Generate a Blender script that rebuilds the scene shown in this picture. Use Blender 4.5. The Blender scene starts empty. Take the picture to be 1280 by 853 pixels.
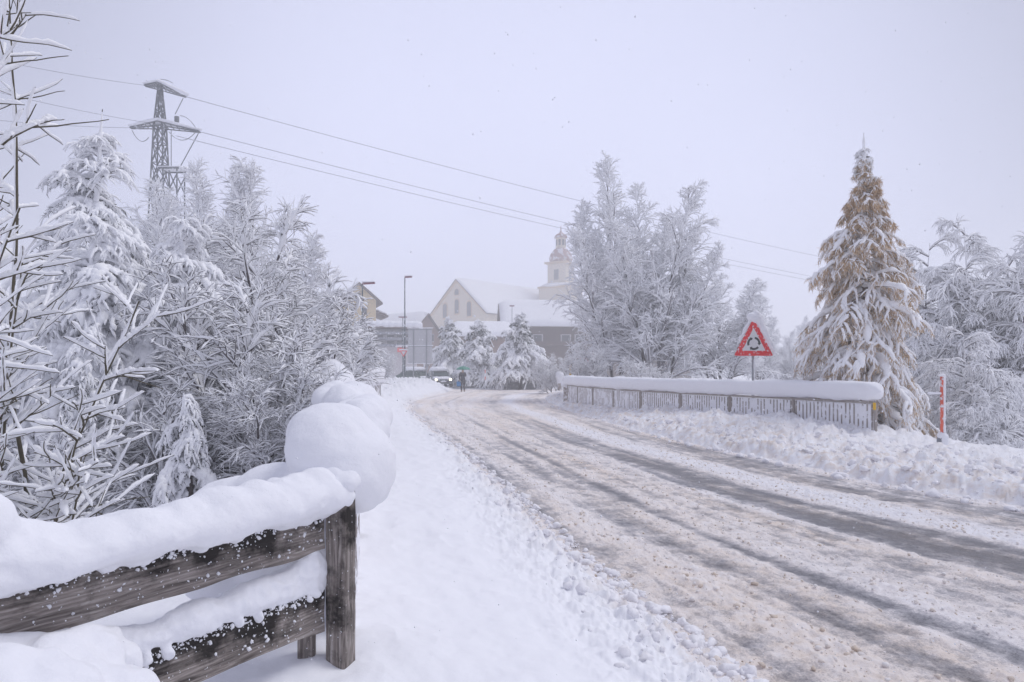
import bpy, bmesh, math, random
import numpy as np
from mathutils import Vector, Matrix

# ------------------------------------------------------------------ basics
S = bpy.context.scene
COL = S.collection
F, H, CX, HY = 853.33, 1.65, 640.0, 463.0      # focal in px, eye height, principal column, horizon row
UP = np.array((0.0, 0.0, 1.0))
rng = np.random.default_rng(7)
random.seed(7)


def P(px, py, d):
    return np.array(((px - CX) / F * d, d, H - (py - HY) / F * d))


def XP(px, d):
    return (px - CX) / F * d


def smooth(a, b, x):
    t = np.clip((x - a) / (b - a), 0, 1)
    return t * t * (3 - 2 * t)


def norm(v):
    return v / np.maximum(np.linalg.norm(v, axis=-1, keepdims=True), 1e-9)


def _hash(ix, iy, iz, seed):
    h = (ix.astype(np.int64) * 374761393 + iy.astype(np.int64) * 668265263
         + iz.astype(np.int64) * 2147483647 + seed * 1274126177) & 0xFFFFFFFF
    h = ((h ^ (h >> 13)) * 1274126177) & 0xFFFFFFFF
    h = ((h ^ (h >> 16)) * 2246822519) & 0xFFFFFFFF
    return ((h ^ (h >> 15)) & 0xFFFFFF) / float(0xFFFFFF)


def noise2(x, y, seed=0):
    ix, iy = np.floor(x), np.floor(y)
    fx, fy = x - ix, y - iy
    fx = fx * fx * fx * (fx * (fx * 6 - 15) + 10)
    fy = fy * fy * fy * (fy * (fy * 6 - 15) + 10)
    z = np.zeros_like(ix)
    a = _hash(ix, iy, z, seed); b = _hash(ix + 1, iy, z, seed)
    c = _hash(ix, iy + 1, z, seed); d = _hash(ix + 1, iy + 1, z, seed)
    return ((a * (1 - fx) + b * fx) * (1 - fy) + (c * (1 - fx) + d * fx) * fy) * 2 - 1


def fbm2(x, y, oct=4, seed=0, gain=0.5):
    s, a, f, tot = 0, 1.0, 1.0, 0
    ca, sa = math.cos(0.6), math.sin(0.6)
    for o in range(oct):
        s = s + a * noise2(x * f, y * f, seed + o * 17)
        tot += a
        a *= gain; f *= 2.03
        x, y = ca * x - sa * y, sa * x + ca * y
    return s / tot


def noise3(p, seed=0):
    x, y, z = p[..., 0], p[..., 1], p[..., 2]
    ix, iy, iz = np.floor(x), np.floor(y), np.floor(z)
    fx, fy, fz = [f * f * (3 - 2 * f) for f in (x - ix, y - iy, z - iz)]
    r = 0
    for dx in (0, 1):
        for dy in (0, 1):
            for dz in (0, 1):
                w = (fx if dx else 1 - fx) * (fy if dy else 1 - fy) * (fz if dz else 1 - fz)
                r = r + w * _hash(ix + dx, iy + dy, iz + dz, seed)
    return r * 2 - 1


# ------------------------------------------------------------------ object helpers
def link(o, parent=None):
    COL.objects.link(o)
    if parent is not None:
        o.parent = parent
    return o


def tag(o, label=None, cat=None, group=None, kind=None):
    if label: o['label'] = label
    if cat: o['category'] = cat
    if group: o['group'] = group
    if kind: o['kind'] = kind
    return o


def empty(name, loc, rz=0.0, sc=1.0):
    o = bpy.data.objects.new(name, None)
    o.location = tuple(float(v) for v in loc); o.rotation_euler = (0, 0, rz)
    o.scale = (sc, sc, sc) if not isinstance(sc, tuple) else sc
    o.empty_display_size = 0.2
    return link(o)


def thing(name, label, cat, loc, rz=0.0, sc=1.0, group=None):
    return tag(empty(name, loc, rz, sc), label, cat, group)


def copy_tree(o, parent=None):
    c = o.copy(); COL.objects.link(c)
    if parent is not None:
        c.parent = parent
    for ch in list(o.children):
        copy_tree(ch, c)
    return c


def dup(o, label, loc, rz=0.0, sc=1.0, group=None):
    c = copy_tree(o)
    c.location = tuple(float(v) for v in loc); c.rotation_euler = (0, 0, rz)
    c.scale = (sc, sc, sc) if not isinstance(sc, tuple) else sc
    c['label'] = label
    if group: c['group'] = group
    return c


def np_mesh(name, V, Q, mats, smooth_shade=True):
    V = np.asarray(V, dtype=np.float32).reshape(-1, 3)
    Q = np.asarray(Q, dtype=np.int32)
    k = Q.shape[1]
    me = bpy.data.meshes.new(name)
    me.vertices.add(len(V)); me.vertices.foreach_set('co', V.ravel())
    me.loops.add(Q.size); me.loops.foreach_set('vertex_index', Q.ravel())
    me.polygons.add(len(Q))
    me.polygons.foreach_set('loop_start', np.arange(0, Q.size, k, dtype=np.int32))
    me.polygons.foreach_set('loop_total', np.full(len(Q), k, dtype=np.int32))
    me.polygons.foreach_set('use_smooth', np.full(len(Q), smooth_shade, dtype=bool))
    me.update(calc_edges=True)
    for m in (mats if isinstance(mats, (list, tuple)) else [mats]):
        me.materials.append(m)
    return me


def obj(name, me, parent=None):
    return link(bpy.data.objects.new(name, me), parent)


class MB:
    """collects simple solids, linked as one mesh"""
    def __init__(s):
        s.v, s.f = [], []

    def add(s, v, f):
        o = len(s.v)
        s.v += [tuple(float(c) for c in p) for p in v]
        s.f += [tuple(i + o for i in q) for q in f]
        return s

    def box(s, c, size, rz=0.0, ry=0.0, rx=0.0):
        M = Matrix.Rotation(rz, 3, 'Z') @ Matrix.Rotation(ry, 3, 'Y') @ Matrix.Rotation(rx, 3, 'X')
        v = []
        for dx in (-.5, .5):
            for dy in (-.5, .5):
                for dz in (-.5, .5):
                    v.append(Vector(c) + M @ Vector((dx * size[0], dy * size[1], dz * size[2])))
        return s.add(v, [(0, 1, 3, 2), (4, 6, 7, 5), (0, 4, 5, 1), (2, 3, 7, 6), (0, 2, 6, 4), (1, 5, 7, 3)])

    def bar(s, a, b, r, k=4, r2=None):
        a, b = Vector(a), Vector(b); r2 = r if r2 is None else r2
        d = (b - a).normalized()
        u = d.cross(Vector((0, 0, 1)))
        if u.length < 1e-3: u = d.cross(Vector((0, 1, 0)))
        u.normalize(); w = d.cross(u)
        v = []
        for p, rr in ((a, r), (b, r2)):
            for i in range(k):
                t = 2 * math.pi * (i + .5) / k
                v.append(p + u * math.cos(t) * rr + w * math.sin(t) * rr)
        f = [(i, (i + 1) % k, k + (i + 1) % k, k + i) for i in range(k)]
        f += [tuple(range(k))[::-1], tuple(range(k, 2 * k))]
        return s.add(v, f)

    def lathe(s, prof, k=16, c=(0, 0, 0), sx=1, sy=1):
        v, f = [], []
        for r, z in prof:
            for i in range(k):
                t = 2 * math.pi * i / k
                v.append((c[0] + r * math.cos(t) * sx, c[1] + r * math.sin(t) * sy, c[2] + z))
        n = len(prof)
        for j in range(n - 1):
            for i in range(k):
                f.append((j * k + i, j * k + (i + 1) % k, (j + 1) * k + (i + 1) % k, (j + 1) * k + i))
        f.append(tuple(range(k))[::-1]); f.append(tuple(range((n - 1) * k, n * k)))
        return s.add(v, f)

    def prism(s, poly, a, b, axis='y'):
        """poly: list of (u,w) ; extruded along axis from a to b"""
        n = len(poly); v = []
        for t in (a, b):
            for (u, w) in poly:
                v.append((u, t, w) if axis == 'y' else (t, u, w) if axis == 'x' else (u, w, t))
        f = [(i, (i + 1) % n, n + (i + 1) % n, n + i) for i in range(n)]
        f += [tuple(range(n))[::-1], tuple(range(n, 2 * n))]
        return s.add(v, f)

    def build(s, name, m, parent=None, sm=False, bevel=0.0, seg=2):
        me = bpy.data.meshes.new(name)
        me.from_pydata(s.v, [], s.f); me.update()
        bm = bmesh.new(); bm.from_mesh(me)
        bmesh.ops.recalc_face_normals(bm, faces=bm.faces)
        if bevel > 0:
            bmesh.ops.bevel(bm, geom=[e for e in bm.edges], offset=bevel, segments=seg, affect='EDGES', profile=.6)
        bm.to_mesh(me); bm.free()
        if sm:
            me.polygons.foreach_set('use_smooth', np.ones(len(me.polygons), dtype=bool))
        me.materials.append(m)
        return obj(name, me, parent)


def blob_mesh(name, ells, voxel, m, smooth_it=4, disp=0.0, dscale=3.0, seed=0, fine=0.0, fscale=30.0):
    """union of ellipsoids (center, radii) -> one smooth lump of snow"""
    bm = bmesh.new()
    for c, r in ells:
        M = Matrix.Translation(Vector([float(x) for x in c])) @ Matrix.Diagonal((float(r[0]), float(r[1]), float(r[2]), 1))
        bmesh.ops.create_icosphere(bm, subdivisions=3, radius=1, matrix=M)
    me = bpy.data.meshes.new(name + '_src'); bm.to_mesh(me); bm.free()
    o = bpy.data.objects.new(name + '_src', me); COL.objects.link(o)
    mo = o.modifiers.new('r', 'REMESH'); mo.mode = 'VOXEL'; mo.voxel_size = voxel
    ms = o.modifiers.new('s', 'SMOOTH'); ms.factor = .5; ms.iterations = smooth_it
    dg = bpy.context.evaluated_depsgraph_get()
    out = bpy.data.meshes.new_from_object(o.evaluated_get(dg))
    bpy.data.objects.remove(o); bpy.data.meshes.remove(me)
    out.name = name
    n = len(out.vertices)
    co = np.empty(n * 3, np.float32); out.vertices.foreach_get('co', co); co = co.reshape(-1, 3)
    no = np.empty(n * 3, np.float32); out.vertices.foreach_get('normal', no); no = no.reshape(-1, 3)
    d = disp * noise3(co * dscale, seed) + disp * .4 * noise3(co * dscale * 2.7, seed + 5)
    if fine:
        d = d + fine * noise3(co * fscale, seed + 9)
    co = co + no * d[:, None]
    out.vertices.foreach_set('co', co.astype(np.float32).ravel())
    out.polygons.foreach_set('use_smooth', np.ones(len(out.polygons), dtype=bool))
    out.materials.clear(); out.materials.append(m); out.update()
    return out


# ------------------------------------------------------------------ materials
def new_mat(name):
    m = bpy.data.materials.new(name); m.use_nodes = True
    nt = m.node_tree
    b = nt.nodes['Principled BSDF']
    return m, nt, b


def N(nt, typ, **kw):
    n = nt.nodes.new(typ)
    for k, v in kw.items():
        if k.startswith('i_'):
            key = k[2:]
            n.inputs[int(key) if key.isdigit() else key.replace('_', ' ')].default_value = v
        else:
            setattr(n, k, v)
    return n


def plain(name, col, rough=.6, metal=0.0, spec=.3, var=0.0, scale=6.0, snow=0.0, snow_scale=14.0, snow_lo=.55):
    """base colour with uneven wear (var) and patches of stuck snow (snow)"""
    m, nt, b = new_mat(name)
    b.inputs['Roughness'].default_value = rough
    b.inputs['Metallic'].default_value = metal
    b.inputs['Specular IOR Level'].default_value = spec
    src = None
    tc = N(nt, 'ShaderNodeTexCoord')
    if var > 0:
        nz = N(nt, 'ShaderNodeTexNoise', i_Scale=scale, i_Detail=4.0)
        nt.links.new(tc.outputs['Object'], nz.inputs['Vector'])
        mx = N(nt, 'ShaderNodeMix', data_type='RGBA')
        mx.inputs[6].default_value = (*[c * (1 - var) for c in col], 1)
        mx.inputs[7].default_value = (*[min(1, c * (1 + var)) for c in col], 1)
        nt.links.new(nz.outputs['Fac'], mx.inputs[0]); src = mx.outputs[2]
    if snow > 0:
        nz = N(nt, 'ShaderNodeTexNoise', i_Scale=snow_scale, i_Detail=5.0, i_Roughness=.65)
        nt.links.new(tc.outputs['Object'], nz.inputs['Vector'])
        mr = N(nt, 'ShaderNodeMapRange', i_1=snow_lo, i_2=snow_lo + .05, i_3=0.0, i_4=snow)
        nt.links.new(nz.outputs['Fac'], mr.inputs[0])
        mx = N(nt, 'ShaderNodeMix', data_type='RGBA')
        mx.inputs[6].default_value = (*col, 1); mx.inputs[7].default_value = (.82, .83, .88, 1)
        if src: nt.links.new(src, mx.inputs[6])
        nt.links.new(mr.outputs[0], mx.inputs[0]); src = mx.outputs[2]
    if src: nt.links.new(src, b.inputs['Base Color'])
    else: b.inputs['Base Color'].default_value = (*col, 1)
    return m


def snow_mat(name, col=(.86, .87, .92), bump=.25, scale=26.0, dist=.012, dirt=None):
    m, nt, b = new_mat(name)
    b.inputs['Base Color'].default_value = (*col, 1)
    b.inputs['Roughness'].default_value = .75
    b.inputs['Specular IOR Level'].default_value = .15
    tc = N(nt, 'ShaderNodeTexCoord')
    if bump > 0:
        n1 = N(nt, 'ShaderNodeTexNoise', i_Scale=scale, i_Detail=6.0, i_Roughness=.62)
        nt.links.new(tc.outputs['Object'], n1.inputs['Vector'])
        bp = N(nt, 'ShaderNodeBump', i_Strength=bump, i_Distance=dist)
        nt.links.new(n1.outputs['Fac'], bp.inputs['Height'])
        nt.links.new(bp.outputs['Normal'], b.inputs['Normal'])
    if dirt:
        at = N(nt, 'ShaderNodeAttribute', attribute_name='dirt')
        n2 = N(nt, 'ShaderNodeTexNoise', i_Scale=5.0, i_Detail=6.0, i_Roughness=.7)
        nt.links.new(tc.outputs['Object'], n2.inputs['Vector'])
        mr = N(nt, 'ShaderNodeMapRange', i_1=.42, i_2=.68, i_3=0.0, i_4=1.0)
        nt.links.new(n2.outputs['Fac'], mr.inputs[0])
        mu = N(nt, 'ShaderNodeMath', operation='MULTIPLY')
        nt.links.new(mr.outputs[0], mu.inputs[0]); nt.links.new(at.outputs['Fac'], mu.inputs[1])
        mx = N(nt, 'ShaderNodeMix', data_type='RGBA')
        mx.inputs[6].default_value = (*col, 1); mx.inputs[7].default_value = (*dirt, 1)
        nt.links.new(mu.outputs[0], mx.inputs[0]); nt.links.new(mx.outputs[2], b.inputs['Base Color'])
    return m


M_snow = snow_mat('snow', col=(.88, .885, .925), bump=.5, scale=30, dist=.012)
M_ground = snow_mat('ground_snow', col=(.89, .895, .93), bump=.3, scale=18, dist=.015, dirt=(.70, .60, .52))
M_tsnow = snow_mat('tree_snow', col=(.955, .958, .975), bump=0)
M_clod = snow_mat('clod_snow', col=(.90, .89, .92), bump=.4, scale=30, dist=.02)
M_bark = plain('bark', (.075, .062, .06), .9, var=.4, scale=20)
M_barkl = plain('twig_bark', (.13, .115, .12), .9, var=.3, scale=8)
M_frost = plain('frosted_twig_bark', (.25, .235, .25), .9, var=.3, scale=3)
M_yel = plain('young_twig_bark', (.10, .085, .055), .8, var=.5, scale=14)
M_needle = plain('needles', (.045, .055, .05), .8, var=.4, scale=9)
M_larch = plain('larch_needles', (.60, .43, .26), .85, var=.45, scale=5)
M_larchb = plain('larch_bark', (.12, .085, .065), .9, var=.4, scale=8)
M_steel = plain('galvanised_steel', (.24, .25, .28), .5, metal=.5, var=.2, snow=.9, snow_scale=5, snow_lo=.56)
M_steel2 = plain('bare_steel', (.33, .34, .36), .45, metal=.6, var=.15)
M_pylon = plain('pylon_steel', (.18, .19, .205), .6, metal=.2, var=.2, scale=2, snow=.8, snow_scale=3, snow_lo=.6)
M_wire = plain('wire', (.10, .10, .12), .6)
M_rail = plain('railing_metal', (.33, .29, .27), .7, var=.3, scale=5, snow=1.0, snow_scale=9, snow_lo=.56)
M_railtop = plain('railing_top', (.34, .305, .285), .6, var=.3, scale=5, snow=.8, snow_scale=24, snow_lo=.62)
M_red = plain('red_paint', (.80, .010, .018), .35, spec=.4, var=.1, snow=1.0, snow_scale=20, snow_lo=.565)
M_signw = plain('sign_white', (.74, .74, .76), .4, spec=.4, var=.05, scale=20)
M_signb = plain('sign_black', (.02, .025, .03), .4, spec=.4)
M_orange = plain('orange_paint', (.74, .13, .08), .5, var=.2, snow=.95, snow_scale=16, snow_lo=.53)
M_yellow = plain('yellow_paint', (.75, .45, .02), .45, var=.1)
M_lamp = plain('dark_green_lamp_post', (.045, .075, .085), .5, var=.3, scale=3, snow=.85, snow_scale=7, snow_lo=.56)
M_lamphead = plain('red_lamp_head', (.22, .06, .09), .5, var=.2, snow=.6, snow_scale=6, snow_lo=.6)
M_board = plain('sign_back_grey', (.52, .52, .54), .5, metal=.2, var=.12, scale=1.2, snow=.5, snow_scale=5, snow_lo=.62)
M_glass = plain('window_glass', (.05, .055, .07), .15, spec=.6)
M_cream = plain('cream_plaster', (.66, .58, .46), .9, var=.08, scale=.8)
M_ochre = plain('ochre_trim', (.58, .42, .26), .9, var=.1)
M_yhouse = plain('yellow_plaster', (.66, .52, .30), .9, var=.08)
M_brown = plain('brown_timber', (.11, .07, .06), .85, var=.3, scale=2)
M_brick = plain('brick_pink', (.26, .17, .14), .9, var=.15, scale=3)
M_greyw = plain('grey_plaster', (.56, .54, .55), .9, var=.1)
M_dome = plain('dome_copper', (.30, .13, .11), .6, var=.2, snow=.75, snow_scale=.9, snow_lo=.50)
M_stone = plain('island_stone', (.28, .28, .30), .9, var=.3, scale=3, snow=.7, snow_scale=5, snow_lo=.58)
M_conc = plain('concrete', (.36, .31, .28), .9, var=.25, scale=5, snow=.95, snow_scale=6, snow_lo=.5)


def wood_material():
    m, nt, b = new_mat('weathered_wood')
    tc = N(nt, 'ShaderNodeTexCoord')
    mp = N(nt, 'ShaderNodeMapping'); mp.inputs['Scale'].default_value = (1.6, 22, 22)
    nt.links.new(tc.outputs['Object'], mp.inputs['Vector'])
    gr = N(nt, 'ShaderNodeTexNoise', i_Scale=2.2, i_Detail=8.0, i_Roughness=.7, i_Distortion=.8)
    nt.links.new(mp.outputs[0], gr.inputs['Vector'])
    cr = N(nt, 'ShaderNodeValToRGB')
    e = cr.color_ramp.elements
    e[0].position = .30; e[0].color = (.035, .028, .026, 1)
    e[1].position = .70; e[1].color = (.54, .50, .475, 1)
    x = e.new(.44); x.color = (.22, .195, .18, 1)
    x = e.new(.57); x.color = (.38, .34, .315, 1)
    nt.links.new(gr.outputs['Fac'], cr.inputs[0])
    # knots / rings
    wv = N(nt, 'ShaderNodeTexWave', wave_type='RINGS', i_Scale=2.6, i_Distortion=9.0, i_Detail=4.0)
    wv.inputs['Detail Scale'].default_value = 1.2
    mp2 = N(nt, 'ShaderNodeMapping'); mp2.inputs['Scale'].default_value = (1.2, 7, 9)
    nt.links.new(tc.outputs['Object'], mp2.inputs['Vector']); nt.links.new(mp2.outputs[0], wv.inputs['Vector'])
    m1 = N(nt, 'ShaderNodeMix', data_type='RGBA', blend_type='MULTIPLY'); m1.inputs[0].default_value = .55
    nt.links.new(cr.outputs[0], m1.inputs[6])
    cw = N(nt, 'ShaderNodeValToRGB'); cw.color_ramp.elements[0].color = (.45, .40, .38, 1)
    nt.links.new(wv.outputs['Fac'], cw.inputs[0]); nt.links.new(cw.outputs[0], m1.inputs[7])
    # black moss / wet patches, more towards the top edge (attribute)
    ms = N(nt, 'ShaderNodeTexNoise', i_Scale=6.0, i_Detail=6.0, i_Roughness=.65)
    nt.links.new(tc.outputs['Object'], ms.inputs['Vector'])
    at = N(nt, 'ShaderNodeAttribute', attribute_name='moss')
    ad = N(nt, 'ShaderNodeMath', operation='ADD')
    nt.links.new(ms.outputs['Fac'], ad.inputs[0]); nt.links.new(at.outputs['Fac'], ad.inputs[1])
    mr = N(nt, 'ShaderNodeMapRange', i_1=.62, i_2=.78, i_3=0.0, i_4=.94)
    nt.links.new(ad.outputs[0], mr.inputs[0])
    m2 = N(nt, 'ShaderNodeMix', data_type='RGBA'); m2.inputs[7].default_value = (.018, .015, .014, 1)
    nt.links.new(mr.outputs[0], m2.inputs[0]); nt.links.new(m1.outputs[2], m2.inputs[6])
    # frost and flakes stuck on the grain
    fl = N(nt, 'ShaderNodeTexNoise', i_Scale=75.0, i_Detail=2.0, i_Roughness=.5)
    nt.links.new(tc.outputs['Object'], fl.inputs['Vector'])
    mr2 = N(nt, 'ShaderNodeMapRange', i_1=.70, i_2=.73, i_3=0.0, i_4=.95)
    nt.links.new(fl.outputs['Fac'], mr2.inputs[0])
    m3 = N(nt, 'ShaderNodeMix', data_type='RGBA'); m3.inputs[7].default_value = (.82, .83, .88, 1)
    nt.links.new(mr2.outputs[0], m3.inputs[0]); nt.links.new(m2.outputs[2], m3.inputs[6])
    nt.links.new(m3.outputs[2], b.inputs['Base Color'])
    b.inputs['Roughness'].default_value = .85
    b.inputs['Specular IOR Level'].default_value = .2
    bp = N(nt, 'ShaderNodeBump', i_Strength=.9, i_Distance=.006)
    nt.links.new(gr.outputs['Fac'], bp.inputs['Height']); nt.links.new(bp.outputs['Normal'], b.inputs['Normal'])
    return m


M_wood = wood_material()


def road_material():
    m, nt, b = new_mat('slushy_asphalt')
    at = N(nt, 'ShaderNodeAttribute', attribute_name='slush')
    tan = N(nt, 'ShaderNodeAttribute', attribute_name='tan')
    tc = N(nt, 'ShaderNodeTexCoord')
    n1 = N(nt, 'ShaderNodeTexNoise', i_Scale=16.0, i_Detail=7.0, i_Roughness=.72)
    nt.links.new(tc.outputs['Object'], n1.inputs['Vector'])
    n2 = N(nt, 'ShaderNodeTexNoise', i_Scale=70.0, i_Detail=4.0, i_Roughness=.7)
    nt.links.new(tc.outputs['Object'], n2.inputs['Vector'])
    a1 = N(nt, 'ShaderNodeMath', operation='MULTIPLY_ADD', i_1=.75, i_2=-.375)
    nt.links.new(n1.outputs['Fac'], a1.inputs[0])
    a2 = N(nt, 'ShaderNodeMath', operation='MULTIPLY_ADD', i_1=.85, i_2=-.425)
    nt.links.new(n2.outputs['Fac'], a2.inputs[0])
    s1 = N(nt, 'ShaderNodeMath', operation='ADD'); s2 = N(nt, 'ShaderNodeMath', operation='ADD')
    nt.links.new(at.outputs['Fac'], s1.inputs[0]); nt.links.new(a1.outputs[0], s1.inputs[1])
    nt.links.new(s1.outputs[0], s2.inputs[0]); nt.links.new(a2.outputs[0], s2.inputs[1])
    cr = N(nt, 'ShaderNodeValToRGB')
    e = cr.color_ramp.elements
    e[0].position = .0; e[0].color = (.17, .173, .195, 1)
    e[1].position = 1.0; e[1].color = (.92, .91, .94, 1)
    x = e.new(.22); x.color = (.34, .34, .375, 1)
    x = e.new(.42); x.color = (.55, .54, .57, 1)
    x = e.new(.66); x.color = (.86, .835, .845, 1)
    nt.links.new(s2.outputs[0], cr.inputs[0])
    mx = N(nt, 'ShaderNodeMix', data_type='RGBA', blend_type='MULTIPLY')
    mx.inputs[7].default_value = (.95, .835, .70, 1)
    tm = N(nt, 'ShaderNodeMapRange', i_1=.32, i_2=.66, i_3=.30, i_4=1.0)
    n3 = N(nt, 'ShaderNodeTexNoise', i_Scale=7.0, i_Detail=6.0, i_Roughness=.7)
    nt.links.new(tc.outputs['Object'], n3.inputs['Vector']); nt.links.new(n3.outputs['Fac'], tm.inputs[0])
    tt = N(nt, 'ShaderNodeMath', operation='MULTIPLY')
    nt.links.new(tm.outputs[0], tt.inputs[0]); nt.links.new(tan.outputs['Fac'], tt.inputs[1])
    nt.links.new(tt.outputs[0], mx.inputs[0]); nt.links.new(cr.outputs[0], mx.inputs[6])
    nt.links.new(mx.outputs[2], b.inputs['Base Color'])
    rr = N(nt, 'ShaderNodeMapRange', i_1=.1, i_2=.5, i_3=.38, i_4=.85)
    nt.links.new(s2.outputs[0], rr.inputs[0]); nt.links.new(rr.outputs[0], b.inputs['Roughness'])
    b.inputs['Specular IOR Level'].default_value = .3
    bp = N(nt, 'ShaderNodeBump', i_Strength=.8, i_Distance=.012)
    nt.links.new(s2.outputs[0], bp.inputs['Height']); nt.links.new(bp.outputs['Normal'], b.inputs['Normal'])
    return m


M_road = road_material()


def clod_tan():
    m, nt, b = new_mat('slush_clods')
    g = N(nt, 'ShaderNodeNewGeometry')
    cr = N(nt, 'ShaderNodeValToRGB'); e = cr.color_ramp.elements
    e[0].color = (.86, .84, .84, 1); e[1].color = (.42, .34, .27, 1)
    x = e.new(.65); x.color = (.80, .73, .67, 1)
    x = e.new(.97); x.color = (.66, .56, .47, 1)
    nt.links.new(g.outputs['Random Per Island'], cr.inputs[0])
    nt.links.new(cr.outputs[0], b.inputs['Base Color'])
    b.inputs['Roughness'].default_value = .8; b.inputs['Specular IOR Level'].default_value = .2
    return m


M_clodt = clod_tan()

# ------------------------------------------------------------------ road and terrain
YS = np.linspace(-20, 80, 1001)


def curve(pts, win=21):
    pts = sorted(pts)
    y = np.interp(YS, [p[0] for p in pts], [p[1] for p in pts])
    k = np.hanning(win); k /= k.sum()
    yp = np.pad(y, win // 2, mode='edge')
    return np.convolve(yp, k, 'valid')


_XL = curve([(-20, 8.2), (0, 1.95), (3.63, 1.10), (4.53, .88), (6.15, .46), (9.98, -.25), (14.4, -1.22), (20.4, -2.6),
             (28.4, -4.35), (35, -5.15), (42, -5.2), (50, -4.8), (55, -4.8), (60, -5.2)])
_XR = curve([(-20, 26), (0, 10.6), (3, 8.7), (8.1, 6.1), (9.7, 5.35), (11.6, 4.95), (15.8, 3.8), (19.8, 3.2), (28, 2.2), (35, 1.8),
             (42, 2.0), (48, 3.0), (52, 5.2), (55, 8), (58, 12)])
_XLR = curve([(-20, -15), (-3, -4.5), (0, -2.62), (1.9, -1.43), (2.9, -.80), (3.2, -.76), (5, -1.12), (7.5, -1.85), (9.5, -2.5),
              (13, -3.55), (17, -4.3), (22, -4.95), (30, -5.8), (40, -7.0), (60, -9)], 7)
_XRR = curve([(-20, 40), (3, 16), (7, 12.5), (10, 10.2), (12.5, 8.5), (14.2, 7.6), (18.7, 5.6), (22.9, 3.95), (27.7, 2.86),
              (30.8, 2.5), (40, 3.2), (60, 6)], 15)


def xl(y): return np.interp(y, YS, _XL)
def xr(y): return np.interp(y, YS, _XR)
def xlr(y): return np.interp(y, YS, _XLR)
def xrr(y): return np.interp(y, YS, _XRR)


def terrain(x, y, want_dirt=False):
    sl, sr = xl(y) - x, x - xr(y)
    inside = (sl < 0) & (sr < 0) & (y < 58)
    wob = .10 * fbm2(x * 2.2, y * 2.2, 3, 11) + .05 * fbm2(x * 8, y * 8, 2, 12)
    sl2, sr2 = sl + wob, sr + wob * 1.6
    soft = .045 * fbm2(x * .9, y * .9, 4, 3) + .012 * fbm2(x * 7, y * 7, 3, 4)
    trample = np.abs(fbm2(x * 2.6 + 5, y * 2.0, 3, 31))
    # left verge
    hl = -.06 + smooth(-.05, .22, sl2) * .17 + smooth(.1, 1.1, sl2) * .16 + smooth(.9, 2.6, sl2) * .10
    edge_l = smooth(-.1, .12, sl2) * (1 - smooth(.25, 1.0, sl2))
    chunk = np.abs(fbm2(x * 4.5, y * 4.5, 5, 21, .6)) * .9 + np.abs(fbm2(x * 12, y * 12, 3, 22, .6)) * .5
    hl = hl + soft * smooth(0, .6, sl2) + edge_l * (chunk * .13 - .015) - .035 * trample * smooth(.3, .9, sl2) * (1 - smooth(2.0, 3.0, sl2))
    hl = hl + smooth(22, 38, y) * (1 - smooth(53, 58, y)) * smooth(.0, 1.7, sl2) * (1 - smooth(4.5, 8, sl2)) * (.42 + .55 * chunk)
    hl = hl + .085 * np.exp(-(((x + .75) / .75) ** 2 + ((y - 2.95) / .8) ** 2))
    drop_l = smooth(.45 + .7 * smooth(8, 4, y), 3.9, xlr(y) - x) * (1 - smooth(26, 34, y)) * 2.3
    hl = hl - drop_l
    # right bank
    crest = .40 - .27 * smooth(16, 12.5, y)
    hr = -.06 + smooth(-.1, .45, sr2) * .24 + smooth(.25, 1.9, sr2) * (crest - .10)
    edge_r = smooth(-.15, .3, sr2) * (1 - smooth(3.2, 5.5, sr2))
    hr = hr + soft * smooth(.4, 1.2, sr2) + edge_r * (chunk * .17 + np.abs(fbm2(x * 1.7, y * 1.7, 3, 23)) * .20 - .06)
    drop_r = smooth(.5, 4.2, x - xrr(y)) * (1 - smooth(27, 36, y)) * 2.2
    hr = hr - drop_r
    mid = (x > .5 * (xl(y) + xr(y)))
    h = np.where(mid, hr, hl)
    far = smooth(56, 64, y)
    rr = np.hypot(x, y)
    h = h * (1 - far) + far * (.15 + .1 * fbm2(x * .15, y * .15, 3, 8))
    h = np.where(inside, np.minimum(h, -.055 + edge_l * chunk * .02), h)
    far2 = smooth(70, 160, rr)
    h = h * (1 - far2) + far2 * (.2 + .6 * fbm2(x * .02, y * .02, 3, 9))
    if want_dirt:
        dirt = edge_r * (1 - smooth(.2, 3.4, sr2)) * .8 * (1 - far) + edge_r * .25 + edge_l * (1 - smooth(0, .45, sl2)) * .75 * smooth(0, .1, sl2 + .05)
        dirt = dirt * (1 - smooth(58, 62, y))
        return h, np.clip(dirt, 0, 1)
    return h


def zt(x, y):
    return float(terrain(np.array([float(x)]), np.array([float(y)]))[0])


def build_ground():
    a = np.radians(np.concatenate([np.linspace(-180, -56, 40)[:-1], np.linspace(-56, -42, 40)[:-1], np.linspace(-42, 42, 760),
                                   np.linspace(42, 56, 40)[1:], np.linspace(56, 180, 40)[1:]]))
    r = np.concatenate([np.linspace(.05, 1.2, 12)[:-1], np.geomspace(1.2, 65, 600), np.geomspace(65, 440, 60)[1:]])
    A, R = np.meshgrid(a, r)
    X, Y = R * np.sin(A), R * np.cos(A)
    Z, D = terrain(X, Y, True)
    V = np.stack([X, Y, Z], -1).reshape(-1, 3)
    nr, na = X.shape
    i = (np.arange(nr - 1)[:, None] * na + np.arange(na - 1)[None, :]).ravel()
    Q = np.stack([i, i + na, i + na + 1, i + 1], -1)[:, ::-1]
    Q = Q[:, ::-1] if False else Q
    me = np_mesh('ground', V, Q, M_ground)
    at = me.attributes.new('dirt', 'FLOAT', 'POINT'); at.data.foreach_set('value', D.ravel().astype(np.float32))
    o = obj('ground', me); o['kind'] = 'structure'
    return o


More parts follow.
